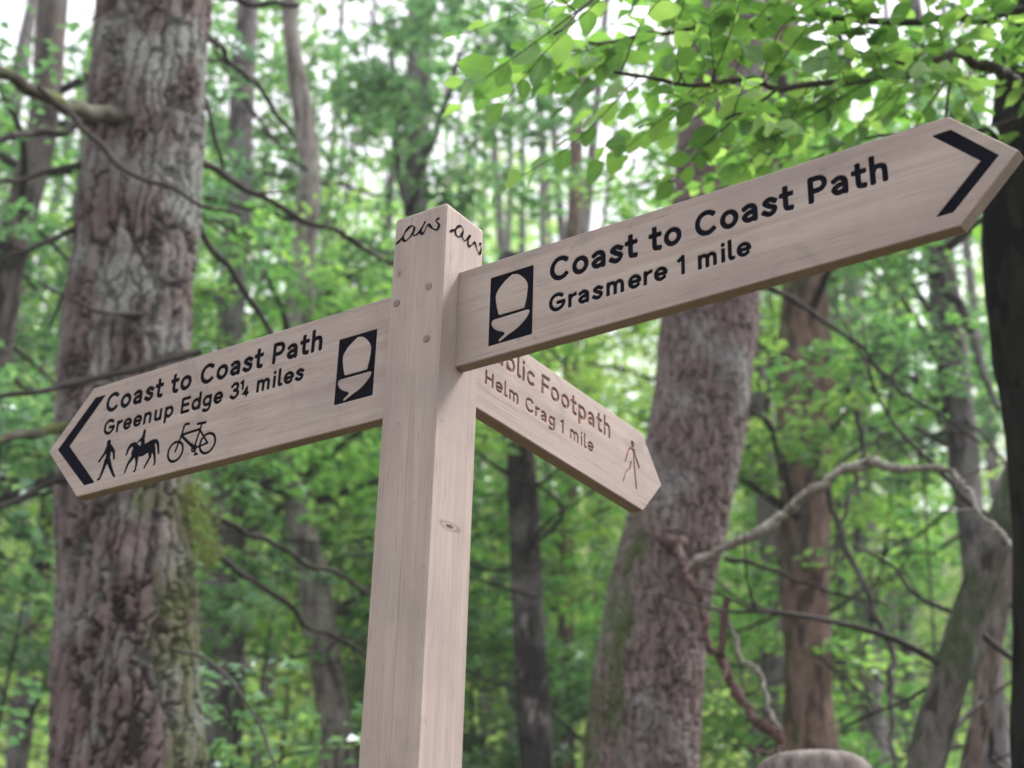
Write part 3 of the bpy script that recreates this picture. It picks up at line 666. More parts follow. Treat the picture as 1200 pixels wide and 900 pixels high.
# ---- leaves
def leaf_field(C, D, Nn, L, W, tone, fold=.25):
    """4-vertex folded leaves: base, right, tip, left"""
    S = np.cross(Nn, D); S /= np.linalg.norm(S, axis=1)[:, None] + 1e-9
    l = L[:, None]; w_ = W[:, None]; up = Nn * (w_ * fold)
    V = np.stack([C, C + D * l * .45 + S * w_ * .5 + up, C + D * l, C + D * l * .45 - S * w_ * .5 + up], 1).reshape(-1, 3)
    i = np.arange(len(C))[:, None] * 4
    F = np.concatenate([i + np.array([0, 1, 2]), i + np.array([0, 2, 3])])
    return V, F, np.repeat(tone, 4)
def sprays(mb, centres, nleaf, length, leaf, rng, droop=.1, tone0=.5, tonev=.5, up=1.0, twig=None, tones=None):
    """flat layered leaf sprays (as beech carries them) centred on `centres`"""
    n = len(centres); az = rng.uniform(0, 2 * np.pi, n); pit = rng.normal(-droop, .22, n)
    D = np.stack([np.cos(az) * np.cos(pit), np.sin(az) * np.cos(pit), np.sin(pit)], 1)
    Nn = np.array([0, 0, 1.]) * up + rng.normal(0, .28, (n, 3)); Nn -= D * (Nn * D).sum(1)[:, None]; Nn /= np.linalg.norm(Nn, axis=1)[:, None]
    S = np.cross(Nn, D); ln = length * rng.uniform(.6, 1.3, n)
    t = rng.uniform(0, 1, (n, nleaf)); side = rng.choice([-1., 1.], (n, nleaf)); off = rng.uniform(0, 1, (n, nleaf)) ** .8 * .38 * (1.05 - t)
    C = centres[:, None, :] + D[:, None, :] * ((t - .5) * ln[:, None])[..., None] + S[:, None, :] * (side * off * ln[:, None])[..., None] + rng.normal(0, .03, (n, nleaf, 3)) * length
    a = rng.normal(.75, .3, (n, nleaf)) * side
    LD = D[:, None, :] * np.cos(a)[..., None] + S[:, None, :] * np.sin(a)[..., None] + rng.normal(0, .16, (n, nleaf, 3)); LD /= np.linalg.norm(LD, axis=-1, keepdims=True)
    LN = Nn[:, None, :] + rng.normal(0, .38, (n, nleaf, 3)); LN -= LD * (LN * LD).sum(-1, keepdims=True); LN /= np.linalg.norm(LN, axis=-1, keepdims=True)
    Ls = leaf * rng.uniform(.6, 1.25, (n, nleaf)); base = (tone0 if tones is None else tones[:, None]) + rng.normal(0, tonev * .28, (n, 1))
    T = np.clip(base + rng.normal(0, tonev * .3, (n, nleaf)), 0, 1)
    V, F, A = leaf_field(C.reshape(-1, 3), LD.reshape(-1, 3), LN.reshape(-1, 3), Ls.ravel(), (Ls * rng.uniform(.55, .72, Ls.shape)).ravel(), T.ravel())
    mb.add(V, F, tone=A)
    if twig is not None:
        for k in range(n):
            twig.tube(np.stack([centres[k] - D[k] * ln[k] * .55, centres[k] + D[k] * ln[k] * .45]), np.array([.004, .0015]) * (length / .7), 3)
def crown(root, C2, rng, zr, nl, reach, nspray, leaf, mat, length=.72, tone0=.5, nleaf=34, limbmat=None, dirs=None):
    """limbs out of the trunk, each carrying layered sprays"""
    mb, tw = MB(), MB()
    for k in range(nl):
        z = rng.uniform(*zr); j = int(np.argmin(abs(C2[:, 2] - z))); p = C2[j, :3]; r = C2[j, 3]
        az = rng.uniform(0, 2 * np.pi) if dirs is None else dirs[k % len(dirs)] + rng.normal(0, .3)
        rc = reach * rng.uniform(.6, 1.15); e = p + np.array([math.cos(az) * rc, math.sin(az) * rc, rng.uniform(-.1, .5) * rc])
        m = (p + e) / 2 + np.array([0, 0, .12 * rc]) + rng.normal(0, .06 * rc, 3)
        c = spline(np.stack([p, m, e]), 9); lb = MB(); lb.tube(c, np.linspace(min(r * .45, .035), .006, 9), 5); obj('limb', lb.mesh('limb', limbmat or B_TWIG), root)
        ns = max(3, int(nspray / nl)); ts = rng.uniform(.3, 1.05, ns)
        q = c[0] + (c[4] - c[0]) * 0
        idx = np.clip((ts * 8).astype(int), 0, 8); cc = c[idx] + rng.normal(0, 1, (ns, 3)) * np.array([.38, .38, .16]) * reach * .42
        sprays(mb, cc, nleaf, length, leaf, rng, tone0=tone0 + rng.normal(0, .1), twig=tw)
    o = obj('crown', mb.mesh('crown', mat, False), root); o['kind'] = 'stuff'
    o = obj('twigs', tw.mesh('twigs', B_TWIG, False), root); o['kind'] = 'stuff'

#TREES_BEGIN
rl = HR                                               # picture right, in the ground plane
t1, c1 = tree('larch_tree', 'thick tree with flaking grey pink bark behind the left sign arm', [(181, 0, 112), (170, 150, 120), (157, 300, 122), (148, 430, 130), (144, 600, 136), (148, 700, 144), (150, 800, 150), (150, 900, 160)], 6.0, B_LEFT,
              'plate', 260, .0062, flare=.15, moss_dir=(rl[0] - HF[0] * .1, rl[1] - HF[1] * .1, 0), moss_amt=.52, moss_top=3.9, vis=(2.2, 6.6))
t2, c2 = tree('larch_tree', 'thick leaning tree with scaly pinkish bark behind the lower arm', [(850, 0, 90), (848, 140, 96), (836, 300, 104), (828, 400, 108), (817, 500, 106), (797, 600, 110), (772, 700, 116), (757, 800, 122), (747, 900, 126)], 6.5, B_RIGHT,
              'scale', 260, .0072, flare=.1, moss_dir=(-rl[0] - HF[0] * .2, -rl[1] - HF[1] * .2, 0), moss_amt=.50, moss_top=3.9, vis=(2.3, 6.8))
t3, c3 = tree('larch_tree', 'straight reddish brown trunk right of the leaning thick tree', [(925, 150, 46), (935, 250, 50), (943, 350, 52), (943, 500, 55), (943, 600, 57), (945, 700, 58), (948, 900, 62)], 10.0, B_RED, n=60, step=.03, flare=.1, moss_dir=(-rl[0], -rl[1], 0), moss_amt=.3)
t4, c4 = tree('ash_tree', 'slim grey trunk close behind the left edge of the reddish trunk', [(870, 240, 22), (878, 340, 26), (893, 500, 30), (903, 650, 30), (908, 800, 32), (910, 900, 34)], 14.0, B_GREY)
t5, c5 = tree('ash_tree', 'thin pale trunk right of the reddish brown trunk', [(995, 250, 20), (1000, 330, 22), (1008, 450, 24), (1012, 550, 24), (1014, 700, 26), (1030, 900, 28)], 15.0, B_PALE)
t6, c6 = tree('ash_tree', 'grey brown trunk leaning left below the right arm tip', [(1090, 200, 28), (1095, 250, 30), (1105, 330, 34), (1120, 450, 36), (1130, 550, 36), (1145, 680, 38), (1160, 800, 40), (1165, 900, 40)], 11.0, B_GREY, n=40, step=.04)
t7, c7 = tree('beech_tree', 'nearly black silhouetted trunk at the right edge with a leafy bough above the arm', [(1215, 0, 70), (1208, 60, 68), (1192, 160, 68), (1190, 230, 70), (1196, 350, 70), (1206, 450, 68), (1212, 560, 66), (1218, 700, 64), (1225, 900, 66)], 4.6, B_SHADE, n=60, step=.02, flare=.1)
t8, c8 = tree('oak_tree', 'leaning mossy trunk with pale edges at the lower right', [(1212, 480, 28), (1192, 560, 32), (1160, 650, 36), (1127, 750, 38), (1098, 850, 41), (1085, 900, 43)], 6.3, B_MOSS, n=60, step=.02, height=5.5)
t9, c9 = tree('ash_tree', 'thin brown stem leaning beside the mossy trunk, lower right corner', [(1205, 560, 20), (1190, 640, 22), (1165, 750, 24), (1147, 850, 25), (1137, 900, 26)], 7.2, B_BRN, height=6.0)
t10, c10 = tree('ash_tree', 'dark grey trunk at the upper left edge leaning out of the picture', [(64, -40, 34), (58, 60, 34), (48, 160, 34), (28, 240, 36), (8, 340, 34), (-6, 450, 34)], 9.0, B_TWIG, n=40, step=.04)
t11, c11 = tree('ash_tree', 'grey curving trunk between the flaking tree and the mottled trunk', [(288, 40, 24), (282, 140, 27), (278, 250, 29), (272, 350, 30), (268, 450, 32), (268, 540, 36), (267, 650, 42), (263, 750, 46), (262, 850, 50)], 12.0, B_GREY, n=40, step=.04)
t12, c12 = tree('ash_tree', 'crooked mottled brown trunk halfway between the flaking tree and post', [(338, -20, 20), (344, 60, 23), (358, 150, 26), (362, 220, 27), (356, 300, 30), (350, 400, 30), (343, 520, 31), (353, 620, 34), (377, 740, 40), (392, 850, 42), (395, 900, 44)], 11.0, B_MOTT, n=40, step=.04)
t13, c13 = tree('ash_tree', 'grey trunk partly hidden by the left side of the post', [(438, 480, 22), (432, 560, 23), (424, 680, 25), (417, 780, 27), (410, 900, 28)], 16.0, B_GREY)
t14, c14 = tree('ash_tree', 'forked grey trunk above the top of the post', [(494, -20, 26), (492, 60, 28), (490, 140, 28), (487, 240, 26), (482, 400, 28), (475, 600, 30), (470, 900, 32)], 13.0, B_GREY)
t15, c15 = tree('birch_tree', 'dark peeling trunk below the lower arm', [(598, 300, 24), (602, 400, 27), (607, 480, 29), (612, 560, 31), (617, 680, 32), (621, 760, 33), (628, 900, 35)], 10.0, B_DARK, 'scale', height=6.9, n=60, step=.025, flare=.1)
t16, c16 = tree('ash_tree', 'thin grey trunk right of the dark peeling trunk', [(690, 380, 18), (697, 480, 19), (706, 600, 20), (706, 740, 20), (700, 900, 22)], 17.0, B_GREY)
t17, c17 = tree('ash_tree', 'thin dark trunk against the sky above the right arm', [(680, 60, 16), (676, 150, 18), (672, 270, 18), (668, 420, 19), (664, 600, 20), (660, 900, 22)], 15.0, B_RED)
t18, c18 = tree('ash_tree', 'faint thin trunk at the lower left edge', [(72, 440, 18), (66, 520, 20), (52, 650, 22), (32, 800, 24), (20, 900, 25)], 15.0, B_GREY)

t19, c19 = tree('ash_tree', 'very thin grey stem just right of the straight reddish trunk', [(978, 330, 11), (982, 500, 12), (986, 700, 13), (992, 900, 14)], 16.0, B_GREY)
t20, c20 = tree('ash_tree', 'very thin upright stem halfway between the pale trunk and the leaning grey trunk', [(1052, 300, 10), (1060, 500, 12), (1064, 700, 13), (1070, 900, 14)], 17.5, B_PALE)
# crowns and limbs of the trees behind
crng = np.random.default_rng(21)
L_OPT = [L_GREEN, L_BLUE, L_YEL]
for k, (rt, cc, z0, z1, nl, rc, ns, tone, mt) in enumerate((
        (t3, c3, 4.5, 8.5, 10, 1.7, 110, .5, 0), (t4, c4, 5.5, 10, 12, 2.3, 150, .55, 2), (t5, c5, 5.5, 10, 12, 2.3, 150, .5, 0), (t6, c6, 5.2, 8.5, 9, 1.8, 90, .5, 1),
        (t10, c10, 4.0, 7.5, 10, 1.6, 100, .45, 1), (t11, c11, 4.4, 7.5, 9, 1.7, 80, .5, 0), (t12, c12, 4.5, 8.5, 12, 1.8, 120, .5, 0), (t13, c13, 4.5, 10.5, 14, 2.3, 190, .55, 2),
        (t14, c14, 5.6, 8.5, 12, 1.7, 120, .5, 1), (t15, c15, 5.2, 6.7, 3, .9, 14, .5, 0), (t16, c16, 5, 11, 14, 2.4, 180, .55, 2), (t17, c17, 5, 7.5, 8, 1.7, 80, .55, 0), (t18, c18, 4, 9, 13, 2.2, 170, .5, 2))):
    crown(rt, cc, crng, (z0, z1), nl, rc, ns, .085, L_OPT[mt], tone0=tone)

# saplings of the understorey: thin stem with layered sprays
SAP = [(60, 90, 13, 1.7, 80, 1, 'bluish leaves high at the upper left corner behind the dark trunk'), (265, 130, 14.5, 1.6, 60, 0, 'leafy sapling top behind the grey curving trunk'), (440, 40, 15, 1.8, 80, 0, 'leafy tree top at the upper edge left of centre'), (268, 930, 7.5, .9, 26, 1, 'sapling with pale bluish leaves at the foot of the grey curving trunk'), (330, 640, 10.5, 1.3, 46, 0, 'green sapling in front of the mottled trunk'),
       (560, 800, 12.0, 1.2, 60, 1, 'bluish green sapling just right of the post foot'), (560, 560, 13, 1.5, 80, 2, 'bright yellow green sapling right of the post'), (660, 700, 12.5, 1.5, 90, 0, 'green sapling between the dark trunk and the pink trunk'),
       (960, 640, 16.5, 1.6, 80, 0, 'green sapling behind the bleached curved branch'), (1060, 760, 16, 1.6, 90, 0, 'green sapling left of the mossy leaning trunk'), (870, 800, 10.5, 1.1, 60, 0, 'low green sapling beside the pink leaning trunk'),
       (40, 640, 9.5, 1.3, 70, 1, 'bluish sapling at the left edge beside the flaking trunk'), (300, 480, 14, 1.5, 80, 0, 'green sapling behind the left sign arm'),
       (380, 800, 14, 1.5, 80, 2, 'light green sapling low beside the left of the post'), (1075, 470, 12.5, 1.0, 36, 1, 'bluish green sapling under the right arm tip'), (20, 350, 12, 1.6, 80, 0, 'green sapling at the left edge under the mossy branch'),
       (400, 200, 13.5, 1.7, 90, 1, 'bluish leafy sapling left above the post top'), (560, 120, 12.0, 1.3, 60, 1, 'bluish leafy sapling right above the post top'), (640, 480, 15, 1.6, 90, 2, 'sunlit sapling behind the lower arm'),
       (1000, 420, 17.5, 1.6, 60, 1, 'blue green sapling behind the thin pale trunk'), (900, 240, 12, 1.4, 50, 0, 'sapling crown behind the middle of the right arm')]
for k, (px, py, d, rad, ns, mt, lb) in enumerate(SAP):
    c = at(px, py, d); rng = np.random.default_rng(100 + k); gz = float(ground_z(c[0], c[1])) - .1
    root = empty('sapling', (c[0], c[1], gz + .1), lb, 'sapling', 'saplings of the understorey')
    top = c + np.array([0, 0, rad * .8]); st_ = spline(np.array([(c[0] + rng.normal(0, .2), c[1] + rng.normal(0, .2), gz), (c[0] + rng.normal(0, .12), c[1] + rng.normal(0, .12), (gz + c[2]) / 2), tuple(c), tuple(top)]), 20)
    mb = MB(); mb.tube(st_, np.linspace(.022, .004, 20), 6)
    obj('stem', mb.mesh('stem', B_TWIG), root)
    mb, tw = MB(), MB(); u = rng.normal(0, 1, (ns, 3)); u /= np.linalg.norm(u, axis=1)[:, None]; rr = rng.uniform(.25, 1, ns) ** .5
    cc = c + u * rr[:, None] * rad * np.array([1.15, 1.15, .8]); cc[:, 2] = np.round(cc[:, 2] / .22) * .22 + rng.normal(0, .04, ns)
    sprays(mb, cc, 42, .66, .075 + .02 * (k % 3), rng, tone0=.55, twig=tw)
    for q in cc[::3]:
        j = int(np.argmin(abs(st_[:, 2] - (q[2] - .15)))); tw.tube(spline(np.stack([st_[j], (st_[j] + q) / 2 + np.array([0, 0, .05]), q]), 5), np.linspace(.008, .003, 5), 4)
    o = obj('foliage', mb.mesh('foliage', L_OPT[mt], False), root); o['kind'] = 'stuff'
    o = obj('twigs', tw.mesh('twigs', B_TWIG, False), root); o['kind'] = 'stuff'

# far wood that reads as one mass
frng = np.random.default_rng(5)
NF = 60000; az = frng.uniform(-.52, .52, NF); dd = 17 + 30 * frng.uniform(0, 1, NF) ** .9
px_, py_ = CAM[0] + dd * (HF[0] * np.cos(az) + HR[0] * np.sin(az)), CAM[1] + dd * (HF[1] * np.cos(az) + HR[1] * np.sin(az))
gz = ground_z(px_, py_); elev = frng.uniform(.10, .85, NF); zz_ = CAM[2] + dd * elev * 1.0
P = np.stack([px_, py_, zz_], 1)
dens = fbm(P / np.array([2.6, 2.6, 1.7]), 3, 77); thr = .375 + .03 * sstep(5, 11, zz_ - gz) + .10 * sstep(.38, .62, elev) + .5 * sstep(2.2, 3.2, zz_ - gz) * (dd < 25)
gl_ = np.zeros(NF)
for a_, w_, e0 in ((.045, .035, .36), (-.20, .018, .44), (-.36, .02, .50), (.30, .018, .30), (.12, .02, .42)): gl_ += .16 * np.exp(-((az - a_) / w_) ** 2) * sstep(e0 - .06, e0 + .05, elev)
keep = (dens > thr + gl_) & (zz_ > gz) & (zz_ < gz + 13); P = P[keep]
tn = .92 - .42 * sstep(.28, .55, elev[keep]) + (fbm(P / 3.0, 2, 55) - .5) * 1.7  # lower leaves toned brighter, painting in light that the canopy holds back
mb = MB(); sprays(mb, P, 15, 1.15, .17, frng, tones=tn, tonev=.6)
o = obj('far_woodland', mb.mesh('far_woodland', L_FAR, False)); tag(o, 'blurred bright green mass of leaves of the wood far behind', 'woodland', None, 'stuff')
mb = MB()
for k in range(80):
    a = frng.uniform(-.5, .5); d = frng.uniform(18, 44); x, y = CAM[0] + d * (HF[0] * math.cos(a) + HR[0] * math.sin(a)), CAM[1] + d * (HF[1] * math.cos(a) + HR[1] * math.sin(a))
    z = float(ground_z(x, y)) - .2; h = frng.uniform(12, 20); lean = frng.normal(0, .04, 2) * h; r = frng.uniform(.07, .17)
    V, Q, caps, N = tube(spline(np.array([(x, y, z), (x + lean[0] * .5 + frng.normal(0, .2), y + lean[1] * .5, z + h * .5), (x + lean[0], y + lean[1], z + h)]), 12), np.linspace(r, r * .3, 12), 7)
    mb.add(V, Q, plate=np.ones(len(V)), moss=np.zeros(len(V)))
o = obj('far_tree_trunks', mb.mesh('far_tree_trunks', B_GREY)); tag(o, 'many slim grey trunks of the wood far behind', 'tree trunks', None, 'stuff')

def dead_twigs(root, C2, n, zr, ln, seed):
    rg = np.random.default_rng(seed)
    for k in range(n):
        z = rg.uniform(*zr); j = int(np.argmin(abs(C2[:, 2] - z))); p = C2[j, :3]; az = rg.uniform(0, 2 * np.pi); L = ln * rg.uniform(.5, 1.2)
        d = np.array([math.cos(az), math.sin(az), rg.uniform(-.7, .3)]); pts = [p]
        for q in range(5): d = d + rg.normal(0, .22, 3); d /= np.linalg.norm(d); pts.append(pts[-1] + d * L / 5)
        c = spline(np.array(pts), 16); mb = MB(); mb.tube(c, np.linspace(.016, .004, 16), 6)
        for q in range(4):
            i = int(rg.integers(4, 14)); v = d + rg.normal(0, .6, 3); v /= np.linalg.norm(v); mb.tube(spline(np.stack([c[i], c[i] + v * L * .12 + rg.normal(0, .02, 3), c[i] + v * L * .28]), 6), np.linspace(.007, .002, 6), 4)
        obj('dead_branch', mb.mesh('dead_branch', B_TWIG), root)
for k, (rt, cc, n, zr) in enumerate(((t10, c10, 8, (3.2, 6.5)), (t18, c18, 6, (4, 8)), (t3, c3, 9, (3.4, 7)), (t4, c4, 5, (4, 8)), (t5, c5, 6, (4, 8)), (t6, c6, 7, (3.5, 7)), (t8, c8, 4, (2.5, 4.5)), (t9, c9, 3, (2.6, 4.5)), (t11, c11, 6, (4, 8)), (t12, c12, 8, (3.5, 7.5)), (t14, c14, 6, (5, 9)), (t15, c15, 6, (3.4, 6)), (t16, c16, 4, (4.5, 8)))):
    dead_twigs(rt, cc, n, zr, 1.5, 300 + k)
# ---- branches of the flaking tree (left)
branch(t1, [(150, 142, 22), (118, 135, 20), (80, 122, 18), (40, 102, 16), (0, 84, 14), (-60, 60, 12)], B_MBR, 5.85, 5.0, 12, label='thick mossy branch', jit=.1)
branch(t1, [(45, 100, 7), (90, 140, 7), (135, 185, 7), (180, 212, 6), (230, 238, 5), (282, 252, 3)], B_TWIGL, 5.3, 5.3)
branch(t1, [(120, 142, 12), (95, 147, 11), (50, 155, 10), (0, 168, 8), (-50, 178, 7)], B_TWIG, 5.9, 5.4)
branch(t1, [(110, 192, 8), (60, 200, 7), (0, 218, 6), (-40, 228, 5)], B_TWIG, 6.0, 5.6)
branch(t1, [(110, 262, 8), (70, 275, 7), (30, 292, 6), (-20, 310, 5)], B_TWIG, 6.0, 5.7, sub=3)
branch(t1, [(165, 368, 7), (130, 366, 6), (85, 352, 4), (45, 330, 3)], B_TWIGL, 5.75, 5.6)
branch(t1, [(235, 412, 9), (190, 425, 9), (130, 440, 8), (60, 455, 7), (0, 465, 6), (-40, 470, 5)], B_TWIG, 5.6, 5.2)
branch(t1, [(100, 498, 16), (60, 503, 14), (20, 510, 12), (-30, 520, 10)], B_MBR, 5.95, 5.5, 10, label='mossy green branch')
branch(t1, [(110, 548, 9), (70, 562, 8), (30, 582, 8), (-20, 600, 7)], B_TWIG, 6.0, 5.6, sub=2)
branch(t1, [(110, 560, 5), (60, 575, 5), (0, 590, 4)], B_TWIG, 6.1, 6.0)
branch(t1, [(225, 250, 9), (250, 290, 8), (285, 340, 7), (322, 392, 6), (345, 430, 4)], B_TWIG, 6.0, 6.3)
branch(t1, [(225, 185, 9), (270, 210, 8), (330, 243, 7), (400, 278, 6), (462, 306, 5), (540, 345, 4)], B_TWIG, 6.0, 6.8, sub=3)
branch(t1, [(225, 590, 8), (280, 618, 7), (350, 655, 6), (430, 690, 5), (500, 712, 3)], B_TWIG, 6.1, 7.0, sub=4)
branch(t1, [(225, 625, 9), (260, 655, 8), (310, 690, 7), (370, 735, 6), (430, 770, 4)], B_TWIG, 6.1, 6.9, sub=4)
branch(t1, [(200, 760, 5), (245, 775, 5), (285, 815, 4), (320, 882, 4), (330, 930, 3)], B_TWIGL, 5.7, 5.7)
branch(t1, [(235, 40, 8), (265, 60, 7), (290, 95, 7), (320, 130, 6), (345, 160, 5)], B_TWIG, 6.1, 7.0)
branch(t1, [(235, 100, 7), (250, 150, 6), (262, 200, 4)], B_TWIG, 6.1, 6.3)
branch(t1, [(235, -8, 9), (290, 2, 8), (350, 6, 7)], B_TWIG, 6.1, 6.4)
branch(t1, [(95, 300, 5), (75, 340, 4), (60, 380, 3)], B_TWIG, 6.05, 6.0)
# stub and broken patch on its bark
mb = MB(); mrng = np.random.default_rng(3)
cl = [(228, 600, 26, 30), (236, 630, 20, 34), (222, 575, 16, 16), (246, 650, 9, 14)]
pts = np.concatenate([at(x, y, 5.92) + (CR * mrng.normal(0, sx * .5, (420, 1)) + CU * mrng.normal(0, sy * .5, (420, 1)) + CF * mrng.normal(0, 14, (420, 1))) * 5.9 / FPX for x, y, sx, sy in cl])
nb = len(pts); D = mrng.normal(0, .6, (nb, 3)) + np.array([0, 0, -.8]); D /= np.linalg.norm(D, axis=1)[:, None]; Nn = mrng.normal(0, 1, (nb, 3)); Nn -= D * (Nn * D).sum(1)[:, None]; Nn /= np.linalg.norm(Nn, axis=1)[:, None]
V, F, A = leaf_field(pts, D, Nn, mrng.uniform(.014, .035, nb), mrng.uniform(.004, .009, nb), mrng.uniform(0, 1, nb)); mb.add(V, F, tone=A)
o = obj('moss_tuft', mb.mesh('moss_tuft', L_MOSS, False), t1); o['kind'] = 'stuff'
# ---- branches of the leaning scaly tree
branch(t2, [(808, 666, 13), (822, 655, 11), (845, 648, 10), (868, 637, 13), (900, 620, 12), (920, 598, 13), (942, 576, 11), (960, 572, 13), (988, 556, 11), (1012, 545, 12), (1028, 538, 13), (1045, 543, 9), (1080, 549, 8), (1108, 553, 9), (1128, 566, 7), (1142, 590, 6), (1168, 618, 6), (1186, 640, 5)], B_DEAD, 6.2, 5.6, 10, sub=2, label='bleached curved dead branch')
branch(t2, [(775, 632, 14), (792, 640, 12), (800, 662, 11), (812, 694, 10), (826, 722, 9), (843, 767, 13), (856, 786, 12), (866, 812, 14), (885, 838, 12), (905, 862, 14), (912, 905, 12), (914, 950, 12)], B_REDB, 6.2, 5.7, 10, sub=3, label='reddish dead branch hanging down')
branch(t2, [(853, 700, 9), (848, 735, 10), (845, 768, 12)], B_REDB, 5.9, 5.9, 8, label='broken upright stub')
branch(t2, [(828, 705, 4), (852, 731, 5), (870, 765, 5), (893, 788, 6), (903, 822, 5), (916, 868, 6)], B_DEAD, 5.95, 5.8, label='thin bleached branch')
branch(t2, [(800, 635, 18), (792, 641, 16), (780, 640, 15)], B_REDB, 6.15, 6.3, 8, name='branch_stub')
branch(t2, [(850, 655, 6), (900, 668, 5), (960, 690, 4), (1040, 710, 3)], B_TWIG, 6.3, 6.6, sub=3)
branch(t2, [(880, 330, 8), (925, 345, 7), (980, 385, 6), (1040, 440, 5), (1090, 480, 4), (1150, 520, 3)], B_TWIG, 6.8, 7.6, sub=5)
branch(t2, [(860, 430, 6), (885, 480, 5), (905, 500, 5), (915, 560, 4)], B_TWIG, 6.8, 7.2, sub=1)
branch(t3, [(970, 420, 8), (1000, 470, 7), (1010, 520, 7), (1000, 570, 6), (985, 620, 5), (975, 680, 4)], B_TWIG, 9.6, 8.8, sub=3)
branch(t3, [(965, 560, 8), (990, 640, 8), (1020, 700, 8), (1042, 770, 8), (1045, 850, 7), (1050, 920, 6)], B_TWIG, 9.8, 8.8, sub=3)
branch(t3, [(960, 520, 6), (940, 610, 5), (930, 650, 4)], B_TWIG, 9.6, 9.4)
branch(t6, [(1088, 285, 12), (1110, 340, 12), (1140, 385, 12), (1150, 425, 10), (1170, 480, 7)], B_TWIG, 10.6, 9.6, label='dark bent limb')
branch(t6, [(1110, 520, 6), (1060, 500, 5), (1020, 520, 4), (960, 560, 3)], B_TWIG, 10.8, 10.0, sub=4)
branch(t6, [(1130, 490, 6), (1160, 520, 5), (1180, 545, 4)], B_TWIG, 10.8, 10.0)
branch(t8, [(1120, 720, 7), (1080, 700, 5), (1040, 660, 4), (1000, 640, 3)], B_TWIG, 6.3, 6.6, sub=3)
branch(t8, [(1100, 800, 5), (1050, 825, 4), (990, 850, 4)], B_TWIG, 6.3, 6.6, sub=2)
branch(t14, [(480, 246, 9), (492, 205, 9), (505, 165, 9), (520, 125, 8), (540, 60, 7)], B_TWIG, 12.7, 12.2, label='dark fork rising right')
branch(t14, [(478, 250, 10), (468, 190, 9), (464, 130, 8), (458, 60, 7)], B_GREY, 12.8, 13.0)
branch(t17, [(525, 250, 6), (545, 200, 5), (560, 150, 4)], B_TWIG, 14.0, 14.0)
branch(t15, [(605, 560, 6), (580, 545, 5), (560, 530, 4)], B_TWIG, 9.9, 9.7)
branch(t15, [(625, 640, 5), (660, 600, 5), (640, 575, 4), (600, 560, 3)], B_TWIG, 9.9, 9.6)
branch(t15, [(628, 700, 5), (600, 690, 4), (560, 680, 4)], B_TWIG, 9.7, 9.4, sub=2)
branch(t12, [(352, 480, 6), (400, 440, 5), (440, 400, 4)], B_TWIG, 10.8, 10.5, sub=2)
branch(t12, [(360, 200, 7), (310, 150, 6), (270, 90, 5), (240, 30, 4)], B_TWIG, 10.8, 10.2, sub=4)
branch(t11, [(272, 200, 6), (330, 205, 5), (400, 220, 5), (460, 230, 4)], B_TWIG, 11.7, 11.5, sub=2)

# ---- stump top at the bottom edge
sc_ = at(957, 940, 4.6); r_ = wid(957, 900, 4.6, 66)
root = empty('stump', (sc_[0], sc_[1], float(ground_z(sc_[0], sc_[1]))), 'weathered grey round topped wooden stump at the bottom edge', 'stump')
ztop = at(957, 886, 4.6)[2]; zb = float(ground_z(sc_[0], sc_[1])) - .1
zl = np.concatenate([np.linspace(zb, ztop - .05, 12), ztop - .05 + .05 * np.sin(np.linspace(0, np.pi / 2, 9)[1:])]); rl_ = np.concatenate([np.full(12, r_) * np.linspace(1.15, 1, 12), r_ * np.cos(np.linspace(0, np.pi / 2, 9)[1:] * .97) ** .45])
V, Q, caps, N = tube(np.stack([np.full(20, sc_[0]), np.full(20, sc_[1]), zl], 1), rl_, 72)
V = V + N * ((fbm(V * np.array([22, 22, 2.]), 3) - .5) * .035)[:, None]
obj('wood', mesh('wood', V, [Q] + caps, bark_mat('weathered_grey_wood', (.075, .062, .056), (.225, .195, .185), (.22, .22, .20), .35, ns=16), True, {'plate': np.ones(len(V)), 'moss': np.zeros(len(V))}), root)

# ------------------------------------------------------------------ near leafy boughs (single leaves)
def leaf_shape(L, W, curl, seedv):
    rs = np.random.default_rng(seedv); ts = np.array([0, .12, .3, .5, .7, .87, 1.0]); wd = np.array([.02, .62, .96, 1., .80, .45, 0]) * W / 2
    V = []; 
    for t, w_ in zip(ts, wd):
        z = -curl * L * t * t * .5; e = w_ * (1 + rs.normal(0, .05))
        V += [(t * L, e, z + w_ * .28 - .004 * math.sin(t * 9)), (t * L, 0, z), (t * L, -e, z + w_ * .28 + .004 * math.sin(t * 8))]
    V = np.array(V); F = []
    for k in range(6):
        a = 3 * k; F += [(a, a + 1, a + 4, a + 3), (a + 1, a + 2, a + 5, a + 4)]
    V = np.concatenate([V, [(-.012, 0, .003)]]); 
    me = mesh('leaf', V, [np.array(F)], L_NEAR, True); return me
LEAVES = [leaf_shape(.078, .052, .25, 1), leaf_shape(.085, .060, .5, 2), leaf_shape(.068, .046, .1, 3), leaf_shape(.074, .055, .7, 4)]
leaf_count = [0]
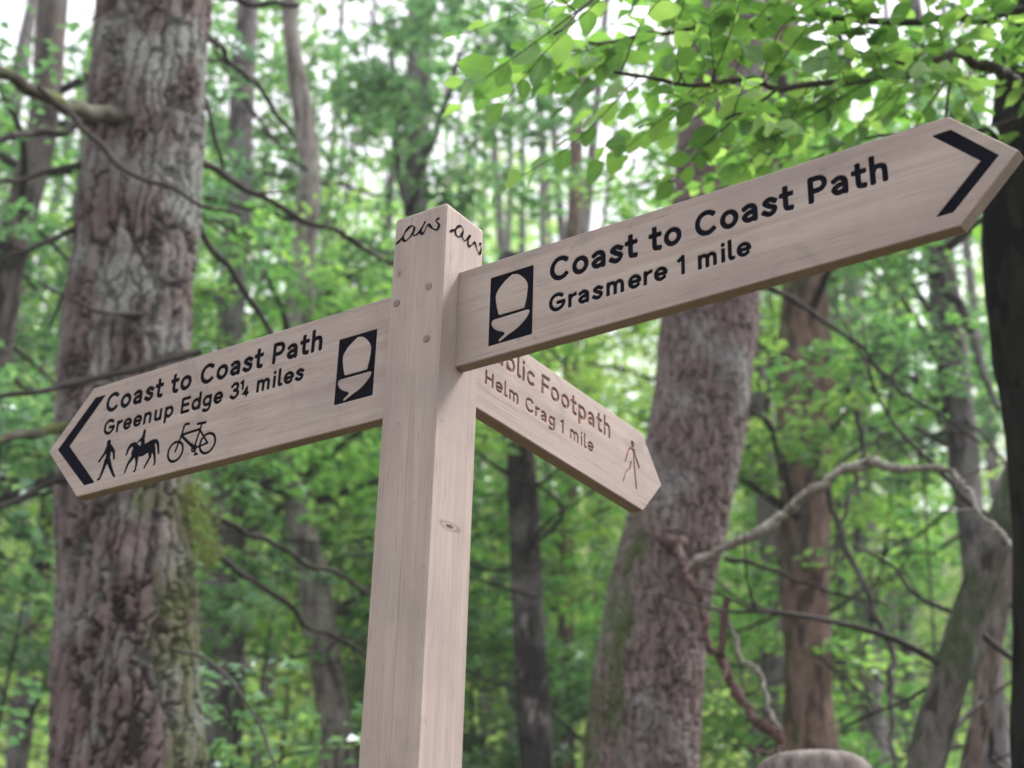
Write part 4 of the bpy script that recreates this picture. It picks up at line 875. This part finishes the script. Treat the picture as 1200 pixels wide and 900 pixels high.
class Bough:
    def __init__(s, root): s.root = root; s.twigs = []; s.leaves = []
    def add_twig(s, p, v, ln, nleaf, rng):
        v = v / np.linalg.norm(v); e = p + v * ln + np.array([0, 0, -.08 * ln]); m = (p + e) / 2 + rng.normal(0, .04 * ln, 3)
        c = spline(np.stack([p, m, e]), nleaf + 2); s.twigs.append((c, np.linspace(.0024, .0009, len(c))))
        Nn = np.array([0, 0, 1.]) + rng.normal(0, .25, 3); sd = np.cross(Nn, v); sd /= np.linalg.norm(sd)
        for k in range(1, nleaf + 2):
            side = 1 if k % 2 else -1; d = v * .75 + sd * side * rng.uniform(.6, 1.1) + rng.normal(0, .15, 3)
            if k == nleaf + 1: d = v + rng.normal(0, .1, 3)
            d /= np.linalg.norm(d); n = Nn + rng.normal(0, .42, 3); n -= d * (n @ d); n /= np.linalg.norm(n); y = np.cross(n, d)
            s.leaves.append((c[k], d, y, n, rng.uniform(.72, 1.12)))
    def build(s, branch_obj, cap, seedv):
        mb = MB()
        for c, r in s.twigs: mb.tube(c, r, 4)
        o = obj('twigs', mb.mesh('twigs', B_TWIG), None); o.parent = branch_obj; o['kind'] = 'stuff'
        rng = np.random.default_rng(seedv)
        dist = [float((l[0] - CAM) @ CF) for l in s.leaves]; order = np.argsort(dist); inview = []
        for k in order:
            q = s.leaves[k][0] - CAM; u = 600 + FPX * (q @ CR) / (q @ CF); v = 450 - FPX * (q @ CU) / (q @ CF)
            if -60 < u < 1260 and -60 < v < 960: inview.append(k)
        chosen = set(inview[:cap]); mbs = MB()
        for k, (p, d, y, n, sc) in enumerate(s.leaves):
            M = np.stack([d, y, n], 1)
            if k in chosen:
                lo = bpy.data.objects.new('leaf', LEAVES[rng.integers(4)]); COL.objects.link(lo); lo.parent = branch_obj
                lo.matrix_local = Matrix(((M[0, 0] * sc, M[0, 1] * sc, M[0, 2] * sc, p[0]), (M[1, 0] * sc, M[1, 1] * sc, M[1, 2] * sc, p[1]), (M[2, 0] * sc, M[2, 1] * sc, M[2, 2] * sc, p[2]), (0, 0, 0, 1)))
            else:
                me = LEAVES[rng.integers(4)]; co = np.zeros(len(me.vertices) * 3); me.vertices.foreach_get('co', co); co = co.reshape(-1, 3) * sc
                F = np.array([list(pg.vertices) for pg in me.polygons]); mbs.add(p + co @ M.T, F, tone=np.full(len(co), rng.uniform()))
        if mbs.n:
            o = obj('leaves', mbs.mesh('leaves', L_NEAR2), None); o.parent = branch_obj; o['kind'] = 'stuff'
L_NEAR2 = leaf_mat('leaf_beech_near_mass', (.08, .175, .05), (.16, .31, .08), (.29, .44, .14), .6, .05)

def bough(root, pix, d0, d1, mat, ntw, seedv, cap, extra=(), tl=(.28, .5), nl=(6, 10), label=None):
    rng = np.random.default_rng(seedv); bo, C = branch(root, pix, mat, d0, d1, 8, label=label); bo.matrix_parent_inverse = Matrix.Translation(-Vector(root.location))
    b = Bough(root)
    src = [C]
    for pp, e0, e1 in extra:
        rows = [(*at(q[0], q[1], e0 + (e1 - e0) * k / (len(pp) - 1)), wid(q[0], q[1], e0, q[2]) / 2) for k, q in enumerate(pp)]
        c = spline(rows, len(pp) * 6); b.twigs.append((c[:, :3], c[:, 3])); src.append(c)
    wts = np.array([np.linalg.norm(np.diff(c[:, :3], axis=0), axis=1).sum() for c in src]); wts /= wts.sum()
    for k in range(ntw):
        c = src[rng.choice(len(src), p=wts)]; j = rng.integers(1, len(c) - 1); T = c[j + 1, :3] - c[j, :3]; T /= np.linalg.norm(T)
        sd = np.cross(T, [0, 0, 1.]); v = T * rng.uniform(.2, .9) + sd * rng.choice([-1, 1]) * rng.uniform(.4, 1.1) + np.array([0, 0, rng.normal(0, .32)])
        b.add_twig(c[j, :3], v, rng.uniform(*tl), int(rng.integers(*nl)), rng)
    b.build(bo, cap, seedv + 1); return bo
bough(t7, [(1215, 120, 17), (1175, 88, 15), (1150, 72, 13), (1110, 66, 11), (1070, 78, 9), (1000, 90, 8), (920, 97, 7), (860, 96, 6), (790, 92, 5), (720, 84, 4)], 4.4, 3.1, B_TWIGL, 48, 11, 300,
      extra=[([(1060, 75, 6), (1010, 62, 5), (985, 45, 5), (972, 0, 4), (965, -40, 3)], 3.6, 3.4), ([(1115, 68, 5), (1112, 100, 4), (1108, 140, 3)], 3.9, 3.8), ([(920, 97, 4), (890, 120, 4), (850, 140, 3)], 3.3, 3.2)],
      label='leafy bough reaching left above the right arm')

tb = empty('beech_tree', (*(at(900, -700, 4.0)[:2] + HR * 2.9), .0), 'bright leafy boughs entering along the top edge right of centre', 'tree')
tbx = np.array(tb.location); rows = [(tbx[0], tbx[1], -.2, .17), (tbx[0] - .1, tbx[1], 2.5, .14), (tbx[0], tbx[1] + .1, 5, .11), (tbx[0], tbx[1], 8, .05)]
me_, cB = trunk_mesh('trunk', rows, B_GREY, 'smooth', 32, .08); obj('trunk', me_, tb)
def top_bough(pix, d0, d1, ntw, seedv, cap, **kw): return bough(tb, pix, d0, d1, B_TWIG, ntw, seedv, cap, **kw)
top_bough([(1320, -60, 14), (1200, 10, 11), (1080, 30, 9), (960, 20, 8), (860, 30, 6), (780, 40, 5), (690, 50, 4)], 4.2, 3.3, 44, 31, 130, label='upper leafy bough')
top_bough([(1320, -200, 14), (1100, -90, 11), (900, -40, 8), (800, -30, 6), (710, -5, 4), (650, 40, 3)], 3.6, 2.7, 26, 41, 110, label='leafy bough with the largest leaves')
top_bough([(1330, 60, 12), (1230, 120, 9), (1170, 150, 7), (1080, 150, 5), (990, 170, 4), (880, 180, 3)], 4.4, 4.6, 32, 51, 55, label='lower leafy bough behind the arm tip')

# ------------------------------------------------------------------ air
HZ = .0018
xs_, ys_, z0_, z1_ = 206., 206., -2.0, 52.
V = [(x, y, z) for x in (-xs_, xs_) for y in (-ys_, ys_) for z in (z0_, z1_)]
hm = bpy.data.materials.new('haze'); hm.use_nodes = True; t_ = hm.node_tree; t_.nodes.clear(); o_ = t_.nodes.new('ShaderNodeOutputMaterial')
v_ = t_.nodes.new('ShaderNodeVolumePrincipled'); v_.inputs['Color'].default_value = (.90, .95, 1, 1); v_.inputs['Density'].default_value = HZ
t_.links.new(v_.outputs[0], o_.inputs['Volume'])
h = obj('haze', mesh('haze', V, [np.array([(0, 1, 3, 2), (4, 6, 7, 5), (0, 4, 5, 1), (2, 3, 7, 6), (0, 2, 6, 4), (1, 5, 7, 3)])], hm, False)); h['kind'] = 'stuff'
scn.cycles.volume_bounces = 1
